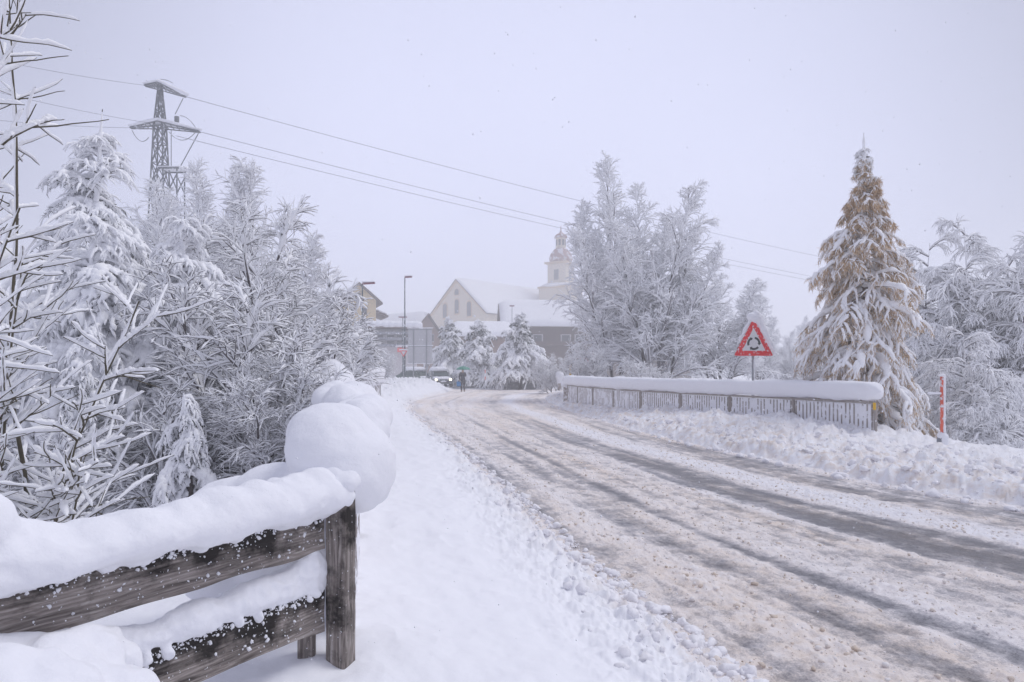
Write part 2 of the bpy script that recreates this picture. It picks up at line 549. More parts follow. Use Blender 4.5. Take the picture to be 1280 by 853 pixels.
def slush_field(u, v, x, y):
    """depth of slush 0..1 ; u 0..1 across the road, v metres along"""
    w = u + .012 * np.sin(v * .21) + .014 * fbm2(v * .12, u * 3, 2, 41)
    g = lambda c, s: np.exp(-((w - c) / s) ** 2)
    s = .84 + 0 * w
    s = s - .46 * g(.050, .040) - .46 * g(.190, .055) - .62 * g(.272, .018) - .34 * g(.345, .045) - .36 * g(.43, .036)
    s = s - .72 * g(.560, .050) - .58 * g(.625, .032) - .25 * g(.50, .03) - .56 * g(.86, .075) - .45 * g(.95, .040)
    s = s + .14 * g(.72, .05)
    streak = fbm2(w * 42, v * .55, 4, 43)
    patch = fbm2(x * 1.5, y * 1.1, 4, 44)
    grain = fbm2(x * 6, y * 6, 4, 45, .62)
    s = s + .34 * streak + .18 * patch + .42 * grain
    farw = smooth(9, 28, y)
    s = s * (1 - .6 * farw) + .6 * farw * (.80 + .2 * streak + .15 * grain)
    return np.clip(s, 0, 1.25), w


def build_road():
    ys = np.concatenate([np.linspace(-15, 2.2, 30)[:-1], np.geomspace(2.2, 58.5, 640)])
    us = np.linspace(-.05, 1.05, 680)
    U, Y = np.meshgrid(us, ys)
    L, Rr = xl(Y), xr(Y)
    X = L + U * (Rr - L)
    s, w = slush_field(U, Y, X, Y)
    lump = np.abs(fbm2(X * 8, Y * 7, 4, 51, .65)) + .9 * np.clip(fbm2(X * 20, Y * 20, 3, 52, .6), 0, 1)
    Z = -.012 + .038 * np.clip(s, 0, 1) ** 1.3 * (.30 + 1.15 * lump) + .006 * fbm2(X * 30, Y * 30, 2, 53) * (s > .1)
    Z = Z - .03 * smooth(1.0, 1.05, U) - .03 * smooth(0, -.05, U)
    tan = np.clip(.58 + .5 * fbm2(w * 14, Y * .25, 3, 55) - .65 * np.exp(-((w - .72) / .06) ** 2), 0, 1)
    V = np.stack([X, Y, Z], -1).reshape(-1, 3)
    nr, na = X.shape
    i = (np.arange(nr - 1)[:, None] * na + np.arange(na - 1)[None, :]).ravel()
    Q = np.stack([i, i + 1, i + na + 1, i + na], -1)
    me = np_mesh('road', V, Q, M_road)
    at = me.attributes.new('slush', 'FLOAT', 'POINT'); at.data.foreach_set('value', s.ravel().astype(np.float32))
    at = me.attributes.new('tan', 'FLOAT', 'POINT'); at.data.foreach_set('value', tan.ravel().astype(np.float32))
    o = obj('road', me); o['kind'] = 'structure'


build_ground()
build_road()

# clods --------------------------------------------------------------
_bm = bmesh.new(); bmesh.ops.create_icosphere(_bm, subdivisions=2, radius=1)
ICO_V = np.array([v.co[:] for v in _bm.verts]); ICO_F = np.array([[v.index for v in f.verts] for f in _bm.faces]); _bm.free()
_bm = bmesh.new(); bmesh.ops.create_icosphere(_bm, subdivisions=1, radius=1)
ICO1_V = np.array([v.co[:] for v in _bm.verts]); ICO1_F = np.array([[v.index for v in f.verts] for f in _bm.faces]); _bm.free()


def clods(name, pos, size, m, rg, base=(None, None), rough=.28, flat=.75):
    bv, bf = (ICO_V, ICO_F) if base[0] is None else base
    n = len(pos)
    sc = size[:, None] * rg.uniform(.7, 1.3, (n, 3)); sc[:, 2] *= flat
    off = rg.uniform(0, 100, (n, 1, 3))
    d = 1 + rough * noise3(bv[None] * 2.1 + off, 3) + rough * .8 * np.abs(noise3(bv[None] * 4.6 + off, 4)) - .2 * rough
    V = bv[None] * d[..., None] * sc[:, None, :]
    a = rg.uniform(0, 6.28, n); c, s_ = np.cos(a), np.sin(a)
    x = V[..., 0] * c[:, None] - V[..., 1] * s_[:, None]; y = V[..., 0] * s_[:, None] + V[..., 1] * c[:, None]
    V = np.stack([x, y, V[..., 2]], -1) + pos[:, None, :]
    Fc = (bf[None] + (np.arange(n) * len(bv))[:, None, None]).reshape(-1, 3)
    return np_mesh(name, V.reshape(-1, 3), Fc, m)


def scatter_edge(n, side, lo, hi, smin, smax, seed, y0=2.6, y1=40):
    rg = np.random.default_rng(seed)
    y = y0 * (y1 / y0) ** rg.random(n)
    s = rg.uniform(lo, hi, n) if side == 'r' else np.abs(rg.normal(0, 1, n)) * (hi - lo) + lo
    x = xl(y) - s if side == 'l' else xr(y) + s
    size = smin * (smax / smin) ** (rg.random(n) ** 2.6)
    z = terrain(x, y)
    ins = (x > xl(y)) & (x < xr(y))
    z = np.where(ins, np.maximum(z, .005), z)
    return np.stack([x, y, z + size * .02], -1), size, rg


p, sz, rg = scatter_edge(2600, 'l', -.22, .04, .007, .055, 61, 2.6, 36)
tag(obj('verge_snow_clods', clods('verge_snow_clods', p, sz, M_clod, rg, rough=.6, flat=.8)), 'broken crumbs of white snow along the left road edge', 'snow', kind='stuff')
p, sz, rg = scatter_edge(3000, 'r', -.25, 3.2, .010, .085, 62, 6.0, 40)
tag(obj('bank_snow_clods', clods('bank_snow_clods', p, sz, M_clod, rg, rough=.5, flat=.8)), 'ploughed chunks of snow on the bank below the right railing', 'snow', kind='stuff')
rg = np.random.default_rng(63)
n = 60000
yy = 2.6 * (30 / 2.6) ** rg.random(n); uu = rg.random(n)
xx = xl(yy) + uu * (xr(yy) - xl(yy))
ss, _w = slush_field(uu, yy, xx, yy)
keep = rg.random(n) < np.clip((ss - .45) * 1.6, 0.01, 1) ** 1.5
xx, yy = xx[keep], yy[keep]
sz = .004 * (5.5 ** (rg.random(len(xx)) ** 3.0))
p = np.stack([xx, yy, .004 + sz * .15 + .008 * np.clip(ss[keep], 0, 1)], -1)
tag(obj('slush_clods', clods('slush_clods', p, sz, M_clodt, rg, (ICO1_V, ICO1_F), rough=.55)), 'tan crumbs of dirty slush lying on the road', 'slush', kind='stuff')


# ------------------------------------------------------------------ tree machinery
def grow(P0, D0, L, R0, n, wander, trop0, trop1, rg, taper=.75):
    M = len(P0)
    pts = np.empty((M, n, 3)); pts[:, 0] = P0
    D = norm(D0.copy()); p = P0.copy(); st = (L / (n - 1))[:, None]
    for i in range(1, n):
        t = i / (n - 1)
        D = norm(D + rg.normal(0, wander, (M, 3)) + UP * (trop0 * (1 - t) + trop1 * t))
        p = p + D * st
        pts[:, i] = p
    t = np.linspace(0, 1, n)[None]
    return pts, R0[:, None] * (1 - taper * t)


def at_t(pts, t):
    M, n, _ = pts.shape
    f = np.clip(t, 0, .9999) * (n - 1); i = f.astype(int); w = (f - i)[..., None]
    m = np.arange(M)[:, None]
    a, b = pts[m, i], pts[m, i + 1]
    return a * (1 - w) + b * w, norm(b - a)


def spawn(pts, per, t0, t1, ang, sd, rg, flat=0.0, power=1.0):
    """children starts : positions, directions, t (all flattened)"""
    M = len(pts)
    t = t0 + (t1 - t0) * ((np.arange(per)[None] + rg.random((M, per))) / per) ** power
    p, T = at_t(pts, t)
    R = rg.normal(0, 1, (M, per, 3))
    if flat > 0:
        side = np.cross(T, UP); side = norm(side + 1e-6)
        sgn = np.where(rg.random((M, per)) < .5, -1, 1)[..., None]
        R = R * (1 - flat) + side * sgn * flat * 1.5
    R = norm(R - T * np.sum(R * T, -1, keepdims=True))
    a = np.radians(rg.normal(ang, sd, (M, per)))[..., None]
    D = norm(np.cos(a) * T + np.sin(a) * R)
    return p.reshape(-1, 3), D.reshape(-1, 3), t.reshape(-1)


def sweep(pts, rad, k, squash=1.0):
    M, n, _ = pts.shape
    T = norm(np.gradient(pts, axis=1))
    ref = np.where(np.abs(T[..., 2:3]) > .97, np.array((0., 1., 0.)), UP)
    side = norm(np.cross(T, ref)); nr = norm(np.cross(side, T))
    a = np.arange(k) * 2 * math.pi / k
    V = pts[:, :, None, :] + rad[:, :, None, None] * (np.cos(a)[None, None, :, None] * side[:, :, None, :]
                                                     + squash * np.sin(a)[None, None, :, None] * nr[:, :, None, :])
    m = np.arange(M)[:, None, None] * n * k; i = np.arange(n - 1)[None, :, None] * k; j = np.arange(k)[None, None, :]
    j2 = (j + 1) % k
    Q = np.stack(np.broadcast_arrays(m + i + j, m + i + j2, m + i + k + j2, m + i + k + j), -1).reshape(-1, 4)
    return V.reshape(-1, 3), Q


class Acc:
    def __init__(s): s.V, s.Q, s.n = [], [], 0

    def add(s, VQ):
        V, Q = VQ
        s.V.append(V); s.Q.append(Q + s.n); s.n += len(V)

    def mesh(s, name, m):
        return np_mesh(name, np.concatenate(s.V), np.concatenate(s.Q), m)


def snow_on(pts, rad, amt, k, rg, squash=.8, cover=1.0, vert=.3, lift=.55):
    """rounded ridge of snow lying along each branch"""
    M, n, _ = pts.shape
    if cover < 1:
        kp = rg.random(M) < cover
        pts, rad = pts[kp], rad[kp]; M = len(pts)
        amt = amt[kp] if isinstance(amt, np.ndarray) else amt
    T = norm(np.gradient(pts, axis=1))
    h = np.sqrt(np.clip(1 - T[..., 2] ** 2, 0, 1))
    tt = np.linspace(0, 1, n)
    env = np.sqrt(np.clip(1 - np.clip((tt - .72) / .28, 0, 1) ** 2.2, 0, 1)) * (.55 + .45 * np.clip(tt / .2, 0, 1))
    env[-1] = .05
    A = ((amt[:, None] if amt.ndim == 1 else amt) if isinstance(amt, np.ndarray) else amt) * (vert + (1 - vert) * h) * env[None] * rg.uniform(.65, 1.3, (M, n)) * rg.uniform(.6, 1.25, (M, 1))
    c = pts + UP * (rad * .6 + lift * A)[..., None]
    return sweep(c, A + rad * .35, k, squash)


def blades(pts, per, length, width, rg, down=.3, along=.5):
    M = len(pts)
    t = rg.random((M, per)); p, T = at_t(pts, t)
    d = norm(rg.normal(0, 1, (M, per, 3)) + T * along - UP * down)
    L = length * rg.uniform(.6, 1.3, (M, per, 1))
    s = norm(np.cross(d, rg.normal(0, 1, (M, per, 3)))) * width
    a, b = p - s, p + s; c = p + d * L
    V = np.stack([a, b, c + s * .25, c - s * .25], 2).reshape(-1, 3)
    return V, np.arange(len(V)).reshape(-1, 4)


def subdiv(pts, rad):
    """smooth polyline to twice the points"""
    M, n, _ = pts.shape
    t = np.linspace(0, .99999, 2 * n - 1)[None].repeat(M, 0)
    f = t * (n - 1); i = f.astype(int); w = f - i
    m = np.arange(M)[:, None]
    p = pts[m, i] * (1 - w)[..., None] + pts[m, np.minimum(i + 1, n - 1)] * w[..., None]
    r = rad[m, i] * (1 - w) + rad[m, np.minimum(i + 1, n - 1)] * w
    p[:, 1:-1] = .25 * p[:, :-2] + .5 * p[:, 1:-1] + .25 * p[:, 2:]
    return p, r


def parts(root, trunk, branch, snow, bark=None, bark2=None, needles=None, nmat=None):
    bark = bark or M_bark; bark2 = bark2 or M_barkl
    obj('trunk', trunk.mesh('trunk', bark), root)
    obj('branches', branch.mesh('branches', bark2), root)
    if needles is not None:
        obj('needles', needles.mesh('needles', nmat), root)
    obj('snow_load', snow.mesh('snow_load', M_tsnow), root)


def broadleaf(root, stems, seed, n1=26, n2=12, n3=7, a1=42, len1=.34, len2=.36, len3=.34, droop1=(.05, -.10), droop2=(-.02, -.12),
              droop3=(0, -.10), snow=(.05, .032, .022), r_stem=.09, t1=(.12, .97), top_up=True, vert=.5, wander=.06, shape=.75, k_snow=5, twig=1.0, cover=.95, bark2=None, sides=None):
    """stems: list of (dx, dy, dirx, diry, height)"""
    rg = np.random.default_rng(seed)
    tr, br, sn = Acc(), Acc(), Acc()
    P0 = np.array([(s[0], s[1], 0) for s in stems], float); D0 = np.array([(s[2], s[3], 1) for s in stems], float)
    Lh = np.array([s[4] for s in stems], float)
    p0, r0 = grow(P0, D0, Lh * .97, r_stem * (Lh / Lh.max()), 14, .028, .03, .02, rg, .93)
    tr.add(sweep(p0, r0, 8))
    sn.add(snow_on(p0, r0, .035, 5, rg, 1.0, vert=.5, lift=.3))
    P1, D1, T1 = spawn(p0, n1, t1[0], t1[1], a1, 9, rg)
    Lp = np.repeat(Lh, n1)
    L1 = Lp * len1 * np.clip(1 - T1, .04, 1) ** shape * rg.uniform(.65, 1.2, len(T1)) + .05 * Lp
    if top_up:
        D1 = norm(D1 + UP * (T1 * .9)[:, None])
    p1, r1 = grow(P1, D1, L1, .012 + .016 * L1, 9, wander, droop1[0], droop1[1], rg)
    br.add(sweep(p1, r1, 4)); sn.add(snow_on(p1, r1, snow[0], k_snow, rg, vert=vert))
    P2, D2, T2 = spawn(p1, n2, .12, .98, 40, 10, rg, flat=.4)
    L2 = np.repeat(L1, n2) * len2 * (1.15 - .75 * T2) * rg.uniform(.6, 1.25, len(T2)) + .12
    p2, r2 = grow(P2, D2, L2, (.006 + .008 * L2) * twig, 6, wander * 1.2, droop2[0], droop2[1], rg)
    br.add(sweep(p2, r2, 3)); sn.add(snow_on(p2, r2, snow[1], k_snow, rg, cover=cover, vert=vert))
    if n3:
        P3, D3, T3 = spawn(p2, n3, .15, 1.0, 38, 12, rg, flat=.3)
        L3 = np.repeat(L2, n3) * len3 * (1.2 - .7 * T3) * rg.uniform(.6, 1.3, len(T3)) + .07
        p3, r3 = grow(P3, D3, L3, np.full(len(L3), .006 * twig), 5, wander * 1.3, droop3[0], droop3[1], rg, .6)
        br.add(sweep(p3, r3, 3)); sn.add(snow_on(p3, r3, snow[2], 4, rg, cover=cover * .95, vert=vert))
    parts(root, tr, br, sn, bark2=bark2)
    return root


def sapling(root, stems, seed):
    """a near tree whose single twigs show: dark below, a ridge of snow above"""
    rg = np.random.default_rng(seed)
    tr, br, sn = Acc(), Acc(), Acc()
    P0 = np.array([(q[0], q[1], 0) for q in stems], float); D0 = np.array([(q[2], q[3], 1) for q in stems], float)
    Lh = np.array([q[4] for q in stems], float)
    p0, r0 = grow(P0, D0, Lh, np.full(len(Lh), .020), 22, .035, .01, .0, rg, .75)
    tr.add(sweep(p0, r0, 8))
    q, r = subdiv(p0, r0); sn.add(snow_on(q + np.array((-.006, 0, 0)), r, .016, 7, rg, 1.0, vert=.45, lift=.4))
    P1, D1, T1 = spawn(p0, 17, .12, .97, 50, 9, rg)
    L1 = rg.uniform(.30, .75, len(T1)) * (1.15 - .7 * T1)
    p1, r1 = grow(P1, D1, L1, np.full(len(L1), .0085), 9, .06, .01, -.02, rg, .6)
    br.add(sweep(p1, r1, 6))
    q, r = subdiv(*subdiv(p1, r1)); sn.add(snow_on(q, r, .021, 8, rg, .9, vert=.3, lift=.85))
    P2, D2, T2 = spawn(p1, 5, .2, .95, 45, 9, rg, flat=.5)
    L2 = rg.uniform(.12, .42, len(T2))
    p2, r2 = grow(P2, D2, L2, np.full(len(L2), .005), 7, .07, .02, .0, rg, .5)
    br.add(sweep(p2, r2, 5))
    q, r = subdiv(p2, r2); sn.add(snow_on(q, r, .0145, 7, rg, .9, vert=.3, lift=.85, cover=.85))
    parts(root, tr, br, sn, bark=M_yel, bark2=M_yel)


def conifer(root, height, radius, seed, n1=46, n2=9, n3=4, snow=(.085, .05, .03), base=.08, droop=(-.05, -.16), a1=82, hang=.22, r_trunk=.08,
            needle=5, nl=.10, kk=6, shape=.85, nmat=None, bark=None, bark2=None, nw=.006, cover=1.0, l2=.42, hang_only=False, prof=None, vsnow=.55, tip=None):
    rg = np.random.default_rng(seed)
    tr, br, sn, nd = Acc(), Acc(), Acc(), Acc()
    p0, r0 = grow(np.zeros((1, 3)), np.array([[rg.normal(0, .02), rg.normal(0, .02), 1.]]), np.array([height]), np.array([r_trunk]), 18, .012, .02, .03, rg, .93)
    tr.add(sweep(p0, r0, 8)); sn.add(snow_on(p0[:, 9:], r0[:, 9:], .03 + .012 * radius, 7, rg, 1.0, vert=.8, lift=.2))
    if tip:
        q, r = subdiv(*subdiv(p0[:, 14:], r0[:, 14:])); sn.add(snow_on(q, r, tip * (1.15 - np.linspace(0, .85, q.shape[1]))[None] * rg.uniform(.6, 1.4, (1, q.shape[1])), 8, rg, 1.0, vert=1.0, lift=.1))
    P1, D1, T1 = spawn(p0, n1, base, .97 if tip is None else .95, a1, 10, rg)
    pf_ = np.clip(1 - T1, .0, 1) ** shape if prof is None else np.interp(1 - T1, [.05, .09, .2, .32, .44, .56, .75, 1], prof)
    L1 = radius * pf_ * rg.uniform(.7, 1.2, len(T1)) * 1.08 + .03 * radius + .04
    D1 = norm(D1 + UP * ((T1 - .55) * .8 + 1.6 * np.clip(T1 - .82, 0, 1) * 4)[:, None])
    p1, r1 = grow(P1, D1, L1, .008 + .012 * L1, 9, .05, droop[0], droop[1], rg)
    br.add(sweep(p1, r1, 5))
    q, r = subdiv(p1, r1)
    sc = np.clip(L1 / radius * 1.2, .35, 1.1)
    sn.add(snow_on(q, r, snow[0] * sc, kk + 1, rg, .75, vert=.45, cover=cover))
    P2, D2, T2 = spawn(p1, n2, .06, 1.0, 50, 12, rg, flat=.85)
    L2 = np.repeat(L1, n2) * l2 * (1.2 - .7 * T2) * rg.uniform(.6, 1.25, len(T2)) + .05 + .05 * radius
    p2, r2 = grow(P2, D2, L2, .004 + .006 * L2, 7, .07, -hang * .5, -hang, rg)
    br.add(sweep(p2, r2, 3))
    q, r = subdiv(p2, r2) if kk > 5 else (p2, r2)
    sn.add(snow_on(q, r, snow[1] * np.repeat(sc, n2), kk, rg, .85, vert=vsnow, cover=.93 * cover))
    if n3:
        P3, D3, T3 = spawn(p2, n3, .25, 1.0, 42, 14, rg, flat=.6)
        L3 = np.repeat(L2, n3) * .42 * rg.uniform(.6, 1.3, len(T3)) + .04
        p3, r3 = grow(P3, D3, L3, np.full(len(L3), .004), 5, .08, -hang * .6, -hang, rg)
        br.add(sweep(p3, r3, 3))
        sn.add(snow_on(p3, r3, snow[2] * np.repeat(np.repeat(sc, n2), n3), max(4, kk - 1), rg, .9, vert=vsnow, cover=.85 * cover))
        k3 = np.repeat(np.repeat(T1, n2), n3) < .85
        nd.add(blades(p3[k3], needle, nl * .8, nw, rg, 0.5 if not hang_only else 1.6))
    kp = np.repeat(T1, n2) < (.80 + .12 * rg.random(len(p2)))
    nd.add(blades(p2[kp], needle * 3, nl, nw, rg, .5 if not hang_only else 1.6))
    parts(root, tr, br, sn, bark=bark, bark2=bark2, needles=nd, nmat=nmat or M_needle)
    return root


def base_at(px, d, dz=-.05):
    x = XP(px, d)
    return np.array((x, d, zt(x, d) + dz))


def tall(px, d, ytop):
    """height from the terrain to the picture row ytop"""
    return (H - (ytop - HY) / F * d) - base_at(px, d)[2]


TREES_L, TREES_R = 'snowy trees beyond the left railing', 'snowy trees behind the right railing'

# --- left side -------------------------------------------------------
b = base_at(108, 10.0)
conifer(thing('conifer_tree', 'tallest snow-laden conifer at the left with its slim tip beside the power pylon', 'tree', b, .4, 1, TREES_L),
        tall(108, 10, 140), 1.65, 101, n1=110, n2=11, n3=5, snow=(.115, .075, .040), hang=.24, base=.1, droop=(-.04, -.17), needle=2, nl=.06, shape=.7, l2=.46, tip=.04, prof=[.03, .12, .30, .50, .74, .9, 1.0, 1.0])
b = base_at(142, 8.8)
c_b = conifer(thing('conifer_tree', 'broad snow-heaped conifer with a rounded top in front of the tallest conifer', 'tree', b, 1.7, 1, TREES_L),
              tall(142, 8.8, 268), 1.05, 102, n1=84, n2=12, n3=4, snow=(.105, .075, .044), hang=.28, base=.25, droop=(-.05, -.18), needle=1, nl=.06, shape=.5, l2=.46)
dup(c_b, 'snow-heaped conifer below the pylon, right of the rounded-top conifer', base_at(240, 9.4), 2.9, .84, TREES_L)
b = base_at(122, 7.6)
c_y = conifer(thing('young_conifer', 'young drooping conifer of snow fingers in front of the tallest conifer', 'tree', b, .2, 1, TREES_L),
              tall(122, 7.6, 400), .78, 103, n1=46, n2=9, n3=4, snow=(.085, .052, .03), hang=.34, base=.1, droop=(-.12, -.28), needle=2, nl=.05, r_trunk=.05)
b = base_at(240, 6.8)
conifer(thing('young_conifer', 'small bowed conifer tip under heavy snow above the wooden fence', 'tree', b, 2.2, 1, TREES_L),
        tall(240, 6.8, 490), .60, 104, n1=36, n2=8, n3=4, snow=(.075, .048, .028), hang=.45, base=.04, droop=(-.22, -.38), needle=2, nl=.04, r_trunk=.04)

# near bare sapling at the left frame edge
b = base_at(-75, 4.2)
sapling(thing('bare_sapling', 'near leafless sapling with long snow-covered twigs at the left edge of the photo', 'tree', b, 0, 1, TREES_L),
        [(.18, 0, .02, .0, 5.3), (.05, .2, .035, .03, 5.4), (.30, -.1, .01, .0, 3.6), (.22, .1, .09, .0, 3.3), (.10, -.1, .08, .05, 2.5), (.3, .3, .06, .05, 2.2), (-.1, 0, .03, 0, 5.0), (.38, .5, .0, .0, 4.4), (.45, .2, .05, .0, 2.0), (-.05, .4, .1, .0, 3.2)], 111)

b = base_at(300, 22)
d2 = broadleaf(thing('broadleaf_tree', 'upright twin-topped bare tree whose spiky tips stand right of the pylon', 'tree', b, 0, 1, TREES_L),
               [(-.5, 0, -.09, 0, tall(300, 22, 212)), (.35, .3, .07, 0, tall(300, 22, 204)), (-1.2, .5, -.15, .1, 6.5)], 121,
               n1=30, n2=11, n3=6, a1=36, len1=.27, len3=.7, snow=(.060, .034, .019), droop1=(.06, -.04), r_stem=.07, shape=.6, k_snow=5, bark2=M_frost, vert=.55)
b = base_at(335, 19)
d3 = broadleaf(thing('broadleaf_tree', 'broad rounded bare tree leaning over the left railing towards the lamp posts', 'tree', b, 0, 1, TREES_L),
               [(0, 0, -.10, 0, tall(335, 19, 270)), (.2, .3, .10, 0, tall(335, 19, 295)), (.1, -.2, .20, -.1, 5.0), (.1, 0, .32, -.1, 3.9)], 122,
               n1=26, n2=12, n3=7, a1=44, len1=.29, len3=.7, snow=(.060, .034, .019), droop1=(.02, -.10), r_stem=.08, shape=.55, k_snow=5, bark2=M_frost, vert=.55, t1=(.08, .97))
dup(d2, 'slim bare tree standing in front of the lattice pylon', base_at(198, 24), 1.9, .97, TREES_L)
b = base_at(300, 12)
d4 = broadleaf(thing('broadleaf_tree', 'arching bare tree with long snow-lined limbs before the twin-topped tree', 'tree', b, 0, 1, TREES_L),
               [(0, 0, .18, -.1, 4.6), (-.2, .2, -.25, 0, 4.4), (.2, .1, .5, .1, 3.6), (0, .3, .05, .1, 4.9)], 123,
               n1=14, n2=9, n3=5, a1=50, len1=.42, len3=.8, snow=(.056, .026, .0135), droop1=(0, -.10), r_stem=.05, shape=.5, k_snow=5, t1=(.1, .97))
dup(d4, 'arching bare tree filling the gap under the broad rounded tree at the railing', base_at(372, 14), 2.4, .66, TREES_L)
dup(d3, 'rear bare tree glimpsed between the tallest conifer and the pylon', base_at(60, 18), 2.0, .8, TREES_L)

# undergrowth
SH = 'snow-covered shrubs behind the left fence'
b = base_at(170, 8.6)
sh1 = broadleaf(thing('bare_shrub', 'tangled dark-stemmed shrub between the young conifers behind the wooden fence', 'shrub', b, 0, 1, SH),
                [(0, 0, .3, -.1, 2.6), (.2, .1, .6, 0, 2.4), (-.2, 0, -.4, .1, 2.6), (.1, -.1, -.1, -.4, 2.3), (0, .2, .1, .3, 2.8), (-.1, .1, -.7, -.2, 2.2)], 131,
                n1=12, n2=8, n3=5, a1=48, len1=.36, len2=.45, len3=.75, snow=(.034, .021, .0115), droop1=(.02, -.06), r_stem=.03, shape=.4, k_snow=5, t1=(.1, .98))
for i, (px, d, rz, sc, lab) in enumerate([
        (60, 8.2, 1.0, .95, 'low twiggy shrub under the near sapling at the left edge'),
        (310, 8.6, 2.1, .95, 'snow-dusted shrub right of the small bowed conifer tip'),
        (365, 10.5, 3.3, .9, 'twiggy shrub just left of the great snow lump on the railing'),
        (15, 9.5, 4.4, 1.2, 'shrub at the left edge below the tallest conifer'),
        (265, 10, 5.2, 1.1, 'shrub behind the small bowed conifer tip'),
        (395, 15, .5, 1.0, 'shrub behind the snow humps of the left railing'),
        (190, 8.0, 3.9, .8, 'low shrub poking up behind the snow cap of the wooden fence'),
        (345, 7.4, 5.9, .55, 'small shrub behind the right half of the wooden fence cap')]):
    dup(sh1, lab, base_at(px, d), rz, sc, SH)

# --- middle and right ------------------------------------------------
b = base_at(782, 38)
r1 = broadleaf(thing('birch_tree', 'tallest feathery multi-stemmed birch behind the far half of the right railing', 'tree', b, 0, 1, TREES_R),
               [(-.2, 0, -.03, 0, tall(782, 38, 192)), (.3, .3, .07, 0, tall(782, 38, 232)), (-.6, .2, -.15, 0, 10.8), (.8, -.2, .20, -.05, 9.6),
                (-.6, -.3, -.34, -.1, 9.0), (.5, -.4, .36, -.1, 8.0)], 141,
               n1=24, n2=11, n3=5, a1=34, len1=.34, len2=.42, len3=.7, snow=(.066, .042, .029), vert=.72, bark2=M_frost, droop1=(.03, -.12), droop2=(.0, -.10), droop3=(0, -.05), r_stem=.09, shape=.78, k_snow=4, t1=(.06, .98), twig=1.2)
b = base_at(822, 36)
r2 = broadleaf(thing('birch_tree', 'second feathery birch with a single spire beside the tallest birch', 'tree', b, 0, 1, TREES_R),
               [(0, 0, .01, 0, tall(822, 36, 232)), (.5, .2, .20, 0, 8.8), (-.5, -.2, -.14, -.05, 9.4), (.2, -.4, .36, -.1, 8.0), (-.2, -.3, -.3, -.1, 8.0)], 142,
               n1=24, n2=11, n3=5, a1=38, len1=.35, len2=.42, len3=.7, snow=(.066, .042, .029), vert=.72, bark2=M_frost, droop1=(.02, -.18), droop2=(-.02, -.14), droop3=(0, -.08), r_stem=.09, shape=.75, k_snow=4, t1=(.06, .98), twig=1.2)
dup(r2, 'birch bowed right under its snow behind the warning sign', base_at(900, 38), 2.3, (.85, .85, .66), TREES_R)
dup(r1, 'lower birch right of the warning sign, half hidden by its bowed neighbour', base_at(948, 44), 1.2, (.55, .55, .50), TREES_R)
BG = 'hazy trees in the gap between birches and larch'
for px, d, sc, rz, src, lab in [
        (975, 55, .42, .3, r2, 'hazy bare tree in the gap left of the larch, nearest the birches'),
        (1005, 60, .46, 2.0, r1, 'hazy bare tree in the gap just left of the larch tip'),
        (1030, 52, .42, 4.0, r2, 'hazy bare tree mostly behind the larch'),
        (990, 44, .30, 5.0, r2, 'low bare tree at the foot of the gap left of the larch')]:
    dup(src, lab, base_at(px, d), rz, sc, BG)
for px, d, sc, rz, lab in [
        (735, 33, .9, .4, 'shrub at the far end of the right railing'),
        (880, 26, .8, 2.2, 'shrub left of the warning sign post'),
        (985, 22, .9, 4.2, 'shrub right of the warning sign post'),
        (810, 31, 1.0, 1.1, 'shrub behind the middle of the right railing'),
        (690, 48, .95, 3.0, 'snowy shrub below the chalet wall')]:
    dup(sh1, lab, base_at(px, d), rz, sc, 'shrubs behind the right railing')

# larch
b = base_at(1082, 16.5)
conifer(thing('larch_tree', 'golden brown larch with drooping snowy branches behind the near end of the right railing', 'tree', b, 0, 1),
        tall(1080, 16.5, 166), 1.33, 151, n1=170, n2=12, n3=4, snow=(.085, .046, .023), base=.05, droop=(-.05, -.17), a1=86, hang=.30, r_trunk=.09,
        needle=8, nl=.12, kk=5, shape=.56, nmat=M_larch, bark=M_larchb, bark2=M_larchb, nw=.006, cover=.88, l2=.38, hang_only=True, prof=[.0, .04, .20, .52, .74, .90, 1.05, 1.15], vsnow=.6, tip=.06)
# trees at right edge
b = base_at(1213, 22)
w1 = broadleaf(thing('weeping_birch', 'tallest of the grey snow-bowed birches right of the larch', 'tree', b, 0, 1, TREES_R),
               [(0, 0, -.02, 0, tall(1213, 22, 273)), (.5, .3, .14, 0, 7.2), (-.4, -.2, -.16, -.05, 7.0), (.1, -.5, .05, -.2, 6.0), (.3, -.6, .25, -.2, 5.0), (-.5, -.5, -.3, -.1, 5.2)], 161,
               n1=24, n2=12, n3=6, a1=55, len1=.31, len2=.42, len3=.6, snow=(.056, .036, .024), vert=.48, bark2=M_frost, droop1=(.02, -.30), droop2=(-.12, -.30), droop3=(-.15, -.3), r_stem=.07, shape=.5, k_snow=4,
               t1=(.1, .98), twig=1.2, top_up=False, cover=.92)
dup(w1, 'snow-bowed birch squeezed between larch and the tallest grey birch', base_at(1160, 23), 2.2, .95, TREES_R)
dup(w1, 'snow-bowed birch at the right edge of the photo', base_at(1282, 21), 4.0, .93, TREES_R)
dup(w1, 'low bowed birch behind the snow pole', base_at(1205, 17), 5.2, .55, TREES_R)

